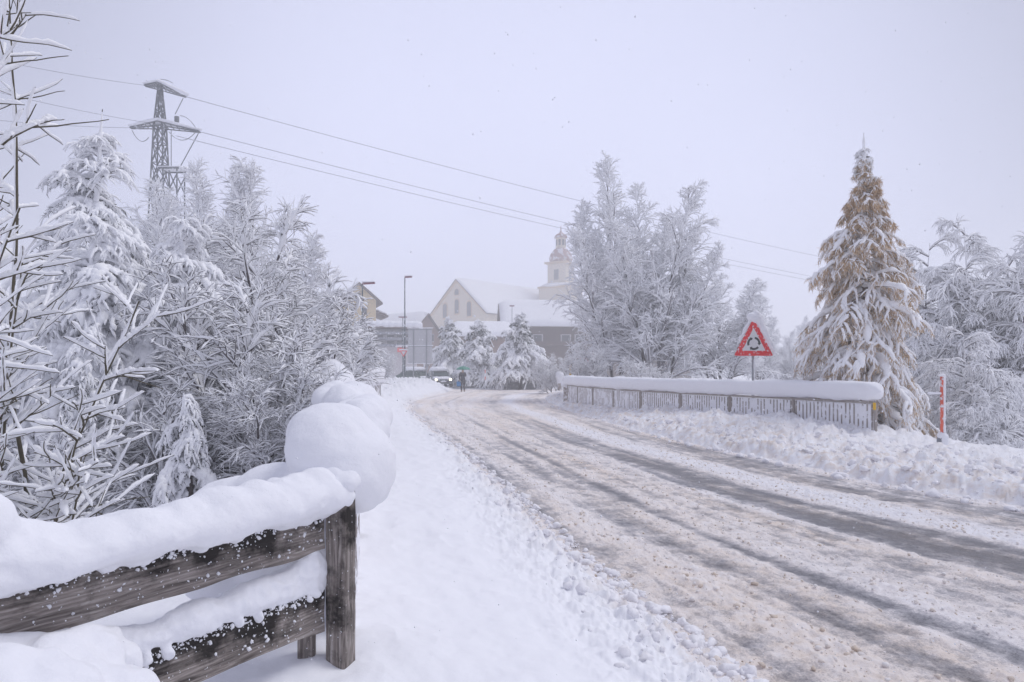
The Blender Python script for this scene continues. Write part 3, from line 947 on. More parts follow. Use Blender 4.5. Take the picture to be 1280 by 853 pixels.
# three firs by the roundabout
FIR = 'dark green firs at the roundabout'
b = base_at(650, 58.5)
f1 = conifer(thing('fir_tree', 'foremost snowy fir with a bare trunk in front of the roundabout island', 'tree', b, 0, 1, FIR),
             tall(650, 58.5, 388), 2.5, 171, n1=66, n2=10, n3=4, snow=(.26, .16, .085), base=.17, droop=(-.03, -.14), hang=.22, r_trunk=.16,
             needle=4, nl=.2, kk=4, shape=.72, nw=.02, cover=.9, tip=.10, prof=[.03, .10, .30, .50, .70, .86, 1.0, .9])
dup(f1, 'middle snowy fir of the three at the roundabout', base_at(597, 62), 2.0, (.95, .95, .93), FIR)
dup(f1, 'greener upright fir, nearest the big sign board', base_at(563, 66), 4.1, (.92, .92, 1.0), FIR)
b = base_at(445, 32)
for px, d, sc, rz, lab in [(445, 36, .75, .6, 'frosted shrub left of the lamp posts'), (480, 48, .8, 2.0, 'frosted shrub at the foot of the tall lamp post'),
                           (422, 26, .75, 3.1, 'frosted shrub beyond the last hump of the left railing')]:
    dup(sh1, lab, base_at(px, d), rz, sc, 'frosted shrubs by the lamp posts')


# ------------------------------------------------------------------ wooden fence
def board(root, name, a, b_, h, th, z, seed, moss=0.0):
    """a,b_ plan ends ; z bottom ; long thin plank with worn, wavy edges"""
    a, b_ = np.array(a), np.array(b_)
    L = np.linalg.norm(b_ - a); d = (b_ - a) / L
    nx, nz, ny = int(L / .02), 10, 2
    prof = []
    for i in range(nz + 1): prof.append((th / 2, i / nz))
    for i in range(nz + 1): prof.append((-th / 2, 1 - i / nz))
    k = len(prof)
    X = np.linspace(0, L, nx + 1)
    V = np.zeros((nx + 1, k, 3)); MS = np.zeros((nx + 1, k))
    for j, (y, t) in enumerate(prof):
        V[:, j, 0] = X; V[:, j, 1] = y; V[:, j, 2] = t * h
        MS[:, j] = moss * t ** 1.6 + .05
    top = .014 * noise2(X * 4, X * 0 + seed, seed) + .006 * noise2(X * 15, X * 0 + seed, seed + 1)
    bot = .010 * noise2(X * 5, X * 0 + seed, seed + 2)
    V[:, :, 2] += (V[:, :, 2] / h) * top[:, None] + (1 - V[:, :, 2] / h) * bot[:, None]
    V[:, :, 1] += .004 * noise3(V * 14, seed)
    m = np.arange(nx)[:, None] * k; j = np.arange(k)[None]
    Q = np.stack(np.broadcast_arrays(m + j, m + (j + 1) % k, m + k + (j + 1) % k, m + k + j), -1).reshape(-1, 4)
    cap = np.array([[i, i + 1, k - 2 - i, k - 1 - i] for i in range(nz)])
    Q = np.concatenate([Q, cap[:, ::-1], cap + nx * k])
    me = np_mesh(name, V.reshape(-1, 3), Q, M_wood, False)
    at = me.attributes.new('moss', 'FLOAT', 'POINT'); at.data.foreach_set('value', MS.ravel().astype(np.float32))
    o = obj(name, me, root)
    o.location = (a[0] - root.location[0], a[1] - root.location[1], z - root.location[2])
    o.rotation_euler = (0, 0, math.atan2(d[1], d[0]))
    return o


FA, FB = np.array((-.81, 2.92)), np.array((-1.425, 1.91))
FD = (FB - FA) / np.linalg.norm(FB - FA); FN = np.array((-FD[1], FD[0]))     # along, normal
if FN[1] > 0: FN = -FN                                                       # towards the camera
fence = thing('wooden_fence', 'weathered two-rail wooden fence under a thick snow cap in the left foreground', 'fence', (-.76, 2.93, .35))
FE = FA + FD * 2.6
U1 = board(fence, 'rail', FA + FD * .01, FE, .178, .045, .885, 5, .34)
board(fence, 'rail', FA + FD * .01, FE, .178, .045, .545, 9, .34)


def post(root, x, y, z0, z1, w, rz, seed):
    n = 40; k = 12
    t = np.linspace(z0, z1, n)
    a = np.arange(k) * 2 * math.pi / k
    sq = np.stack([np.sign(np.cos(a)) * np.abs(np.cos(a)) ** .35, np.sign(np.sin(a)) * np.abs(np.sin(a)) ** .35], -1) * w / 2
    V = np.zeros((n, k, 3)); V[:, :, 0] = t[:, None] - z0; V[:, :, 1:] = sq[None]
    V[:, :, 1:] += .004 * np.stack([noise3(V * 12, seed), noise3(V * 12, seed + 1)], -1)
    V[-1, :, 1:] *= .96
    m = np.arange(n - 1)[:, None] * k; j = np.arange(k)[None]
    Q = np.stack(np.broadcast_arrays(m + j, m + (j + 1) % k, m + k + (j + 1) % k, m + k + j), -1).reshape(-1, 4)
    cap = np.array([[i, i + 1, k - 2 - i, k - 1 - i] for i in range(k // 2 - 1)])
    Q = np.concatenate([Q, cap + (n - 1) * k])
    me = np_mesh('post', V.reshape(-1, 3), Q, M_wood, False)
    at = me.attributes.new('moss', 'FLOAT', 'POINT'); at.data.foreach_set('value', np.full(n * k, .14, np.float32))
    o = obj('post', me, root)
    # local x is the upright axis so the grain runs along the post
    o.matrix_local = Matrix.Translation(Vector((x, y, z0)) - root.location) @ Matrix.Rotation(rz, 4, 'Z') @ Matrix.Rotation(-math.pi / 2, 4, 'Y')
    return o


post(fence, -.735, 2.93, .1, 1.155, .10, -.35, 3)
pb = FA + FD * .02 - FN * .075
post(fence, pb[0], pb[1], .1, 1.04, .075, .2, 8)
pl = FA + FD * 1.75 - FN * .08
post(fence, pl[0], pl[1], .0, 1.15, .10, .8, 12)

# snow cap of the fence
dab = [((-.735 + dx, 2.93 + dy, 1.155 + dz), (r, r, r * .8)) for dx, dy, dz, r in ((-.02, -.02, .0, .05), (.02, 0, .01, .05), (-.03, .03, .03, .06), (.03, .03, .02, .05), (.02, -.045, -.03, .022), (-.02, -.05, -.02, .02))]
obj('post_snow', blob_mesh('post_snow', [((c[0] - fence.location[0], c[1] - fence.location[1], c[2] - fence.location[2]), r) for c, r in dab], .008, M_snow, 2, .01, 14, 3), fence)
ells = []
for t in np.arange(-.04, 2.3, .035):
    q = FA + FD * t
    th = np.interp(t, [0, .15, .4, .7, .95, 1.1, 1.3, 2.3], [.155, .175, .16, .14, .135, .16, .22, .2]) + .012 * math.sin(t * 17) + .008 * math.sin(t * 41)
    wd = .15 + .02 * math.sin(t * 9)
    zc = 1.055 + th * .40
    for off, f in ((0, 1), (.07, .74), (-.08, .85)):
        ells.append(((q[0] + FN[0] * off * .9, q[1] + FN[1] * off * .9, zc - (1 - f) * .03), (wd * f * .62, wd * f * .62, th * .62 * f)))
for t, oz, r in ((1.26, .15, .12), (1.34, .23, .13), (1.20, .10, .10)):
    q = FA + FD * t; ells.append(((q[0], q[1], 1.06 + oz), (r, r, r)))
rgc = np.random.default_rng(31)
for k in range(50):
    t = rgc.uniform(.0, 1.9); q = FA + FD * t; r = rgc.uniform(.010, .030)
    ells.append(((q[0] + FN[0] * .03, q[1] + FN[1] * .03, 1.058 - rgc.uniform(0, .03)), (r * 1.2, r * .7, r * rgc.uniform(.6, 1.3))))
cap = obj('snow_cap', blob_mesh('snow_cap', [((c[0] - fence.location[0], c[1] - fence.location[1], c[2] - fence.location[2]), r) for c, r in ells],
                                .011, M_snow, 3, .016, 6, 1, .004, 34), fence)
ells = []
for t in np.arange(.03, 2.2, .035):
    q = FA + FD * t
    th = np.interp(t, [0, .06, .12, .3, .7, 1.2], [.10, .19, .14, .10, .085, .08]) + .012 * math.sin(t * 23)
    ells.append(((q[0] - FN[0] * .015, q[1] - FN[1] * .015, .735 + th * .35), (.06, .06, th * .62)))
for k in range(24):
    t = rgc.uniform(.0, 1.5); q = FA + FD * t; r = rgc.uniform(.008, .024)
    ells.append(((q[0] + FN[0] * .028, q[1] + FN[1] * .028, .722 - rgc.uniform(0, .03)), (r * 1.2, r * .7, r * rgc.uniform(.6, 1.3))))
obj('snow_cap', blob_mesh('snow_cap', [((c[0] - fence.location[0], c[1] - fence.location[1], c[2] - fence.location[2]), r) for c, r in ells],
                          .008, M_snow, 3, .014, 9, 4, .005, 45), fence)
# clinging crumbs on the boards (small snow lumps stuck along upper edges)
rg = np.random.default_rng(77)
pos = []
for k in range(2600):
    t = rg.uniform(.02, 1.6); q = FA + FD * t + FN * .024
    if rg.random() < .65:
        z = 1.063 - abs(rg.normal(0, .022))
    else:
        z = .722 - abs(rg.normal(0, .02)) if rg.random() < .6 else rg.choice([rg.uniform(.56, .72), rg.uniform(.9, 1.05)])
    pos.append((q[0] - fence.location[0], q[1] - fence.location[1], z - fence.location[2]))
pos = np.array(pos); sz = .0016 * 5.0 ** (rg.random(len(pos)) ** 2.4)
o = obj('stuck_snow', clods('stuck_snow', pos, sz, M_snow, rg, (ICO1_V, ICO1_F), rough=.8, flat=1.0), fence); o['kind'] = 'stuff'

# heap of snow in front of the fence, lower left corner
hp = [((P(95, 825, 2.0)), (.14, .12, .10)), ((P(60, 850, 1.9)), (.18, .12, .12)), ((P(130, 800, 2.08)), (.05, .06, .045)), ((P(150, 830, 2.1)), (.06, .06, .07)),
      ((P(30, 830, 2.0)), (.15, .14, .09)), ((P(-30, 840, 1.9)), (.2, .16, .14)), ((P(10, 880, 1.7)), (.25, .2, .13)), ((P(110, 870, 1.9)), (.16, .12, .09))]
hb = thing('snow_heap', 'lumpy heap of snow against the lower left of the wooden fence', 'snow heap', (-1.3, 1.95, .3))
obj('heap', blob_mesh('heap', [(c - np.array((-1.3, 1.95, .3)), r) for c, r in hp], .014, M_snow, 4, .03, 7, 6, .004, 40), hb)


# ------------------------------------------------------------------ railings along the road
def railing(root, pts, z_top, z_base, post_step, name='railing', bars=True):
    """pts: dense plan polyline"""
    pts = np.array(pts); seg = np.linalg.norm(np.diff(pts, axis=0), axis=1); s = np.concatenate([[0], np.cumsum(seg)])
    Lt = s[-1]
    at = lambda q: np.array((np.interp(q, s, pts[:, 0]), np.interp(q, s, pts[:, 1])))
    o = np.array(root.location)
    # top rail
    rail = MB()
    n = int(Lt / .4)
    pr = [(-.045, -.05), (.045, -.05), (.045, .0), (-.045, .0)]
    vs = []
    for i in range(n + 1):
        c = at(i / n * Lt); t = at(min(Lt, i / n * Lt + .1)) - at(max(0, i / n * Lt - .1)); t /= np.linalg.norm(t); nn = np.array((-t[1], t[0]))
        for u, w in pr: vs.append((c[0] + nn[0] * u - o[0], c[1] + nn[1] * u - o[1], z_top + w - o[2]))
    fs = []
    for i in range(n):
        for j in range(4): fs.append((i * 4 + j, i * 4 + (j + 1) % 4, i * 4 + 4 + (j + 1) % 4, i * 4 + 4 + j))
    fs += [(0, 1, 2, 3), tuple(range(n * 4, n * 4 + 4))[::-1]]
    rail.add(vs, fs).build('top_rail', M_railtop, root)
    np_ = max(2, int(round(Lt / post_step)))
    for i in range(np_ + 1):
        c = at(i / np_ * Lt); t = at(min(Lt, i / np_ * Lt + .1)) - at(max(0, i / np_ * Lt - .1)); a = math.atan2(t[1], t[0])
        MB().box((c[0] - o[0], c[1] - o[1], (z_base + z_top - .052) / 2 - o[2]), (.055, .055, z_top - .052 - z_base), a).build('post', M_railtop, root, bevel=.006)
    for i in range(np_):
        p = MB(); a0, a1 = i / np_ * Lt + .08, (i + 1) / np_ * Lt - .08
        m = int((a1 - a0) / .105)
        for j in range(m + 1):
            q = a0 + (a1 - a0) * j / m
            c = at(q); t = at(min(Lt, q + .1)) - at(max(0, q - .1)); a = math.atan2(t[1], t[0])
            p.box((c[0] - o[0], c[1] - o[1], (z_base + z_top) / 2 - .03 - o[2]), (.034, .014, z_top - z_base - .075), a)
        p.build('baluster_panel', M_rail, root)
        # snow blown between the bars
        g = []
        for j in range(int((a1 - a0) / .02)):
            q = a0 + j * .02; c = at(q); t = at(min(Lt, q + .1)) - at(max(0, q - .1)); t /= np.linalg.norm(t); nn = np.array((-t[1], t[0]))
            for zi in range(24):
                z = z_base + (z_top - .06 - z_base) * zi / 23
                g.append((c[0], c[1], z, nn[0], nn[1]))
        g = np.array(g); nq = int((a1 - a0) / .02)
        dn = .016 * noise3(g[:, :3] * np.array((9, 9, 4)), 5) + .012 * noise3(g[:, :3] * 26, 6) - .004
        V = np.concatenate([np.stack([g[:, 0] + g[:, 3] * (.0 + sgn * np.maximum(dn + .007, .002)) - o[0], g[:, 1] + g[:, 4] * (.0 + sgn * np.maximum(dn + .007, .002)) - o[1], g[:, 2] - o[2]], -1) for sgn in (1, -1)])
        ii = (np.arange(nq - 1)[:, None] * 24 + np.arange(23)[None]).ravel()
        keep = dn[ii] > -1
        Q = np.stack([ii, ii + 1, ii + 25, ii + 24], -1)[keep]
        Q = np.concatenate([Q, Q[:, ::-1] + nq * 24])
        obj('clinging_snow', np_mesh('clinging_snow', V, Q, M_snow), root)
    return at, Lt


yy = np.linspace(14.25, 30.8, 120)
rr_ = thing('bridge_railing', 'long straight-capped metal railing with vertical bars right of the road', 'railing', (xrr(14.25), 14.25, .2))
atr, Lr = railing(rr_, np.stack([xrr(yy), yy], -1), 1.0, .05, 2.1)
# rounded slab of snow on it
ro = np.array(rr_.location)
n = 260; k = 18
V = []
for i in range(n + 1):
    q = -.14 + (Lr + .25) * i / n
    c = atr(np.clip(q, 0, Lr)); e = atr(min(Lr, max(0, q) + .15)) - atr(max(0, min(q, Lr) - .15)); e /= np.linalg.norm(e); nn = np.array((-e[1], e[0]))
    c = c + e * (q - np.clip(q, 0, Lr))
    endf = min(1, i / 4, (n - i) / 4) ; endf = math.sqrt(max(0, 1 - (1 - endf) ** 2))
    sag = np.interp(q, [0, Lr], [1.0, .98])
    for j in range(k):
        a = 2 * math.pi * j / k
        u = np.sign(math.cos(a)) * abs(math.cos(a)) ** .55 * .235 * endf
        w = np.sign(math.sin(a)) * abs(math.sin(a)) ** .60 * .205 * endf
        if w < 0: w *= .96
        V.append((c[0] + nn[0] * u, c[1] + nn[1] * u, 1.0 + .205 + w))
V = np.array(V)
cen = V.reshape(n + 1, k, 3).mean(1).repeat(k, 0)
V = V + norm(V - cen) * (.038 * noise3(V * 1.6, 3) + .016 * noise3(V * 6, 4) + .004 * noise3(V * 24, 5))[:, None]
m = np.arange(n)[:, None] * k; j = np.arange(k)[None]
Q = np.stack(np.broadcast_arrays(m + j, m + k + j, m + k + (j + 1) % k, m + (j + 1) % k), -1).reshape(-1, 4)
obj('snow_cap', np_mesh('snow_cap', V - ro, Q, M_snow), rr_)
c0 = atr(.0)
MB().box((c0[0] - .045 - ro[0], c0[1] - .05 - ro[1], .90 - ro[2]), (.055, .02, .15), -.55).build('reflector', M_yellow, rr_, bevel=.004)
ce = np.array((xrr(31.0), 31.15))
pil = thing('railing_pillar', 'short concrete pillar with a snow cushion at the far end of the right railing', 'pillar', (ce[0], ce[1], .1))
MB().box((0, 0, .4), (.34, .34, .8)).build('shaft', M_conc, pil, bevel=.02)
obj('snow_cap', blob_mesh('snow_cap', [((0, 0, .90), (.3, .3, .2)), ((.03, 0, .98), (.22, .22, .18))], .03, M_snow, 3, .01, 5), pil)

# left railing, under a row of snow humps
yl = np.linspace(3.25, 30, 140)
lr = thing('bridge_railing', 'metal railing buried under huge rounded snow humps left of the footway', 'railing', (xlr(3.25), 3.25, .3))
atl, Ll = railing(lr, np.stack([xlr(yl), yl], -1), 1.08, .15, 2.2)
lo = np.array(lr.location)
ells = []
q = 0.0
rg = np.random.default_rng(5)
while q < Ll:
    c = atl(q); d = c[1]
    th = .21 + .03 * math.sin(q * 2.1) + .02 * rg.normal()
    if d < 10: th = .11 + .02 * math.sin(q * 2.1)
    else: th = .26 + .04 * math.sin(q * 1.3)
    ells.append(((c[0], c[1], 1.08 + th * .8), (.20 + .02 * math.sin(q * 3), .25, th)))
    if d > 10: ells.append(((c[0], c[1], 1.50 + .05 * math.sin(q)), (.23, .28, .28)))
    q += .16
big = [(P(420, 560, 3.30), (.215, .36, .215)), (P(443, 588, 3.22), (.205, .30, .20)), (P(468, 592, 3.30), (.10, .20, .17)), (P(404, 548, 3.32), (.15, .22, .16)), (P(425, 545, 3.5), (.19, .3, .17)),
       (P(458, 528, 4.7), (.165, .42, .19)), (P(462, 545, 4.6), (.14, .3, .2)), (P(440, 532, 4.9), (.16, .3, .17)),
       (P(440, 504, 7.0), (.25, .6, .23)), (P(420, 500, 7.2), (.22, .5, .20)), (P(450, 512, 6.6), (.14, .4, .14)),
       (P(417, 478, 9.3), (.24, .7, .24)), (P(407, 482, 9.4), (.20, .6, .28)), (P(428, 487, 9.0), (.18, .5, .18)),
       (P(400, 500, 8.4), (.12, .3, .14)), (P(402, 515, 7.2), (.08, .2, .07))]
big += [(P(352, 622, 3.4), (.26, .22, .17)), (P(300, 632, 3.45), (.24, .22, .13)), (P(385, 612, 3.35), (.16, .2, .16)), (P(345, 680, 3.4), (.30, .28, .26)), (P(290, 690, 3.4), (.25, .28, .24))]
ells += big
obj('snow_cap', blob_mesh('snow_cap', [(np.array(c) - lo, r) for c, r in ells], .020, M_snow, 5, .030, 3.6, 12, .005, 24), lr)


# ------------------------------------------------------------------ warning sign
sd = 18.4
sx = XP(942, sd)
sign = thing('warning_sign', 'red triangular roundabout warning sign with a snow hood behind the right railing', 'sign', (sx, sd, -.5))
so = np.array(sign.location)
zb, ztip = H - (445 - HY) / F * sd, H - (397.5 - HY) / F * sd
side = 2 * (24.5 / F * sd)


def tri(inset, y, cz=None):
    h = ztip - zb; cx, cz = 0, zb + h / 3
    base = [(-side / 2, zb), (side / 2, zb), (0, ztip)]
    return [((x - cx) * inset + cx, (z - cz) * inset + cz - so[2]) for x, z in base]


def rounded(poly, r=.03, k=4):
    out = []
    n = len(poly)
    for i in range(n):
        p, a, b2 = Vector(poly[i]), Vector(poly[i - 1]), Vector(poly[(i + 1) % n])
        u, v = (a - p).normalized(), (b2 - p).normalized()
        A, B = p + u * r * 1.7, p + v * r * 1.7
        for t in range(k + 1):
            s = t / k
            out.append(tuple((A * (1 - s) ** 2 + p * 2 * s * (1 - s) + B * s * s)))
    return out


MB().prism(rounded(tri(1.0, 0)), -.012, .012).build('red_border', M_red, sign)
MB().prism(rounded(tri(.60, 0), .012), -.016, -.0125).build('white_field', M_signw, sign)
ar = MB()
h3 = zb + (ztip - zb) * .325 - so[2]
Ro, Ri = .178, .122
for k in range(3):
    a0 = math.radians(80 + 120 * k); a1 = a0 - math.radians(76)
    nseg = 10; v = []
    for y in (-.0185, -.0165):
        for i in range(nseg + 1):
            a = a0 + (a1 - a0) * i / nseg
            v += [(Ro * math.cos(a), y, h3 + Ro * math.sin(a)), (Ri * math.cos(a), y, h3 + Ri * math.sin(a))]
    f = []
    o2 = (nseg + 1) * 2
    for i in range(nseg):
        f += [(2 * i, 2 * i + 2, 2 * i + 3, 2 * i + 1), (o2 + 2 * i, o2 + 2 * i + 1, o2 + 2 * i + 3, o2 + 2 * i + 2),
              (2 * i, o2 + 2 * i, o2 + 2 * i + 2, 2 * i + 2), (2 * i + 1, 2 * i + 3, o2 + 2 * i + 3, o2 + 2 * i + 1)]
    ar.add(v, f)
    rm = (Ro + Ri) / 2; ah = a1; tip = a1 - math.radians(22)
    tr3 = [((Ro + .025) * math.cos(ah), h3 + (Ro + .025) * math.sin(ah)), ((Ri - .025) * math.cos(ah), h3 + (Ri - .025) * math.sin(ah)), (rm * math.cos(tip), h3 + rm * math.sin(tip))]
    ar.prism(tr3, -.0185, -.0165)
ar.build('roundabout_arrows', M_signb, sign)
MB().bar((0, .05, 0), (0, .05, ztip - .25 - so[2]), .032, 12).build('pole', M_steel2, sign, sm=True)
rgs = np.random.default_rng(3)
zz = np.linspace(0, 2.4, 40)
obj('pole_snow', blob_mesh('pole_snow', [((.025, .035, z), (.022, .03, .05)) for z in zz], .012, M_snow, 2, .006, 14), sign)
obj('sign_bracket', MB().box((0, .022, h3 + .1), (.3, .018, .04)).box((0, .022, h3 - .1), (.3, .018, .04)).build('sign_bracket', M_steel2).data, sign)
for o in [o for o in COL.objects if o.name.startswith('sign_bracket') and o.parent is None]:
    bpy.data.objects.remove(o)
e = []
for t in np.linspace(0, 1, 14):
    x = side / 2 * t * .98 + .02; z = ztip + (zb - ztip) * t - so[2]
    r = (.115 - .07 * t) * (1 + .18 * math.sin(t * 19))
    e.append(((x + .055, .01, z + .06), (r, .08, r * 1.25)))
for t in np.linspace(0, .62, 9):
    x = -side / 2 * t; z = ztip + (zb - ztip) * t - so[2]; r = (.085 - .06 * t) * (1 + .25 * math.sin(t * 23))
    e.append(((x - .035, .02, z + .045), (r * .7, .055, r)))
e.append(((-.01, .01, ztip + .03 - so[2]), (.17, .10, .12))); e.append(((.08, .01, ztip - .02 - so[2]), (.15, .10, .13)))
obj('snow_hood', blob_mesh('snow_hood', e, .018, M_snow, 3, .012, 8), sign)

# snow pole
pd = 12.6
px_ = XP(1177.5, pd)
spole = thing('snow_pole', 'orange and white snow marker pole with a short side arm left of the right-edge birches', 'marker pole', (px_, pd, .0))
zt_ = H - (470 - HY) / F * pd
MB().bar((0, 0, 0), (0, 0, zt_), .030, 14).build('shaft', M_orange, spole, sm=True)
obj('stuck_snow', blob_mesh('stuck_snow', [((.030, -.012, z), (.028, .032, .06)) for z in np.linspace(.45, zt_ - .02, 30)], .013, M_snow, 2, .008, 12), spole)
MB().bar((-.22, 0, 1.20), (0, 0, 1.20), .014, 8).build('arm', M_steel2, spole)
obj('arm_snow', blob_mesh('arm_snow', [((x, 0, 1.225), (.05, .025, .026)) for x in np.linspace(-.22, 0, 7)], .01, M_snow, 2, .004, 14), spole)
MB().lathe([(.085, 0), (.085, .36), (.075, .44), (.04, .46)], 14).build('base_sleeve', M_steel, spole, sm=True)
obj('base_snow', blob_mesh('base_snow', [((.01, 0, z), (.095, .095, .08)) for z in np.linspace(.05, .42, 8)] + [((-.02, 0, .45), (.07, .07, .06))], .016, M_snow, 3, .012, 9), spole)
obj('snow_tip', blob_mesh('snow_tip', [((0, 0, zt_ + .01), (.06, .06, .03))], .012, M_snow, 2), spole)


# ------------------------------------------------------------------ pylon and wires
pyd = 43.0
pX = XP(200, pyd)
zg = zt(pX, pyd)
pyl = thing('lattice_pylon', 'steel lattice power pylon with two snow-covered cross arms above the left trees', 'pylon', (pX, pyd, zg), 0)
zy = lambda y: H - (y - HY) / F * pyd - zg
mast = MB()
def hw(z):   # half width by height
    return np.interp(z, [0, zy(260), zy(158), zy(108)], [.9, .45, .27, .08])
zs = [0, 2.6, 5.0, 7.2, 9.2, zy(235), zy(205), zy(180), zy(158), zy(138), zy(122), zy(108)]
cs = [(-1, -1), (1, -1), (1, 1), (-1, 1)]
for a, b2 in zip(zs[:-1], zs[1:]):
    wa, wb = hw(a), hw(b2)
    for i in range(4):
        c, dnx = cs[i], cs[(i + 1) % 4]
        mast.bar((c[0] * wa, c[1] * wa, a), (c[0] * wb, c[1] * wb, b2), .05)
        mast.bar((c[0] * wa, c[1] * wa, a), (dnx[0] * wb, dnx[1] * wb, b2), .035)
        mast.bar((dnx[0] * wa, dnx[1] * wa, a), (c[0] * wb, c[1] * wb, b2), .035)
        mast.bar((c[0] * wb, c[1] * wb, b2), (dnx[0] * wb, dnx[1] * wb, b2), .035)
mast.build('mast', M_pylon, pyl)


def arm(x0, x1, z0, z1, zc, name='cross_arm'):
    m_ = MB()
    for s in (-.35, .35):
        m_.bar((0, s, zc), (x0, s * .2, z0), .045); m_.bar((0, s, zc), (x1, s * .2, z1), .045)
        m_.bar((0, s, zc - .25), (x0, s * .2, z0 - .03), .04); m_.bar((0, s, zc - .25), (x1, s * .2, z1 - .03), .04)
    for t in np.linspace(.15, .9, 6):
        for X, Z in ((x0, z0), (x1, z1)):
            m_.bar((X * t, -.35 * (1 - t) - .07 * t, zc + (Z - zc) * t), (X * t, .35 * (1 - t) + .07 * t, zc + (Z - zc) * t - .2 * (1 - t)), .03)
    o = m_.build(name, M_pylon, pyl)
    e = [((X * t, 0, zc + (Z - zc) * t + .13), (.26, .28 * (1 - t) + .14, .17 * (1.1 - .5 * t))) for X, Z in ((x0, z0), (x1, z1)) for t in np.linspace(0, .97, 12)]
    obj('arm_snow', blob_mesh('arm_snow', e, .06, M_snow, 2, .05, 1.4), o)


X_ = lambda px: XP(px, pyd) - pX
arm(X_(181), X_(232), zy(107), zy(121), zy(106))
arm(X_(163), X_(250), zy(160), zy(165), zy(154))
pf = MB()
for s in (-.5, .5):
    pf.bar((X_(203), s, zy(213)), (X_(228), s, zy(213)), .06)
    pf.bar((X_(226), s, zy(213)), (X_(226), s, 0), .05); pf.bar((X_(216), s, zy(216)), (X_(226), s, zy(240)), .04); pf.bar((X_(226), s, zy(220)), (X_(216), s, zy(240)), .04)
pf.build('platform', M_pylon, pyl)
obj('platform_snow', blob_mesh('platform_snow', [((x, 0, zy(211)), (.25, .5, .14)) for x in np.linspace(X_(203), X_(228), 7)], .06, M_snow, 2, .04, 1.4), pyl)
st = MB()
st.bar((X_(248), 0, zy(167)), (X_(224), 0, zy(211)), .03); st.bar((X_(229), 0, zy(123)), (X_(219), 0, zy(143)), .025)
st.bar((X_(214), 0, zy(163)), (X_(214), 0, zy(212)), .025)
for (x0, y0, x1, y1, sg) in ((165, 163, 186, 172, 9), (211, 165, 244, 166, 10), (181, 107, 216, 104, -6), (225, 145, 247, 164, -5)):
    for i in range(8):
        t, t2 = i / 8, (i + 1) / 8
        f = lambda t: (X_(x0 + (x1 - x0) * t), 0, zy(y0 + (y1 - y0) * t + 4 * sg * t * (1 - t)))
        st.bar(f(t), f(t2), .022)
st.build('jumper_cable', M_pylon, pyl)
MB().bar((0, 0, zy(108)), (0, 0, zy(101)), .16, 8).build('insulator', M_pylon, pyl)
MB().bar((X_(221), 0, zy(156)), (X_(221), 0, zy(146)), .14, 8).build('insulator', M_pylon, pyl)


def wire(label, ends):
    (l, a, b2, r) = ends
    o = thing('power_line', label, 'power line', (0, 0, 0), group='power lines at the pylon')
    o.location = tuple(a)
    for p, q, sag in ((l, a, .25), (b2, r, 1.6)):
        w = MB()
        first = p is l
        p, q = np.array(p), np.array(q)
        n = 28
        pp = [p + (q - p) * i / n - UP * 4 * sag * (i / n) * (1 - i / n) for i in range(n + 1)]
        for i in range(n): w.bar(pp[i], pp[i + 1], .011 if first else .016, 4)
        me = w.build('cable', M_wire, None)
        me.parent = o; me.location = -Vector(a)


wire('uppermost power line from the top cross arm', (P(-150, 41, 34), P(182, 107, pyd), P(232, 121, pyd), P(1290, 366, 120)))
wire('middle power line from the lower cross arm', (P(-150, 76, 34), P(192, 155, pyd), P(250, 165, pyd), P(1290, 388, 118)))
wire('lowest power line from the lower cross arm', (P(-150, 132, 36), P(163, 160, pyd), P(220, 170, pyd + 1.2), P(1290, 392, 122)))


# ------------------------------------------------------------------ street furniture far off
def lamp(px, d, ytop, arm_len, label, heads=1, r=.075):
    x = XP(px, d); z0 = zt(x, d); h = H - (ytop - HY) / F * d - z0
    o = thing('street_lamp', label, 'street lamp', (x, d, z0), group='street lamps by the roundabout')
    MB().bar((0, 0, 0), (0, 0, h), r, 12, r * .6).build('pole', M_lamp, o, sm=True)
    for s in ([1] if heads == 1 else [1, -1]):
        hd = MB().box((s * (arm_len * .5), 0, h + .03), (arm_len, .22, .12), 0, -.06 * s)
        hd.build('lamp_head', M_lamphead, o, bevel=.035)
        obj('snow_cap', blob_mesh('snow_cap', [((s * arm_len * t, 0, h + .13), (.14, .11, .06)) for t in np.linspace(.1, .9, 6)], .03, M_snow, 2), o)
    return o


lamp(506, 58, 347, .62, 'tall thin street lamp rising above the yield sign')
lamp(453, 46, 355, .85, 'street lamp with a long red head in front of the yellow house')
lamp(503.5, 74, 397, .45, 'short double-headed street lamp behind the tall thin one', 2, .06)
lamp(640, 86, 383, .3, 'single lamp standing before the chalet roof', 2, .06)


def tri_sign(name, label, x, y, z, s, down=True):
    o = thing(name, label, 'sign', (x, y, z), group=None)
    sg = -1 if down else 1
    tr_ = [(-s / 2, -sg * s * .29), (s / 2, -sg * s * .29), (0, sg * s * .58)]
    MB().prism(rounded(tr_, s * .05), -.01, .01).build('red_border', M_red, o)
    MB().prism(rounded([(a * .58, b_ * .58) for a, b_ in tr_], s * .03), -.0145, -.0105).build('white_field', M_signw, o)
    return o


yd = 57.8
ys_ = tri_sign('yield_sign', 'small upside-down red and white triangle on the tall lamp post', XP(504.5, yd), yd, H - (441 - HY) / F * yd, .66)
MB().bar((-.02, .06, -2.6), (-.02, .06, .2), .03, 8).build('pole', M_steel, ys_)
obj('snow_cap', blob_mesh('snow_cap', [((x, 0, .24), (.12, .08, .06)) for x in np.linspace(-.28, .28, 6)], .03, M_snow, 2), ys_)

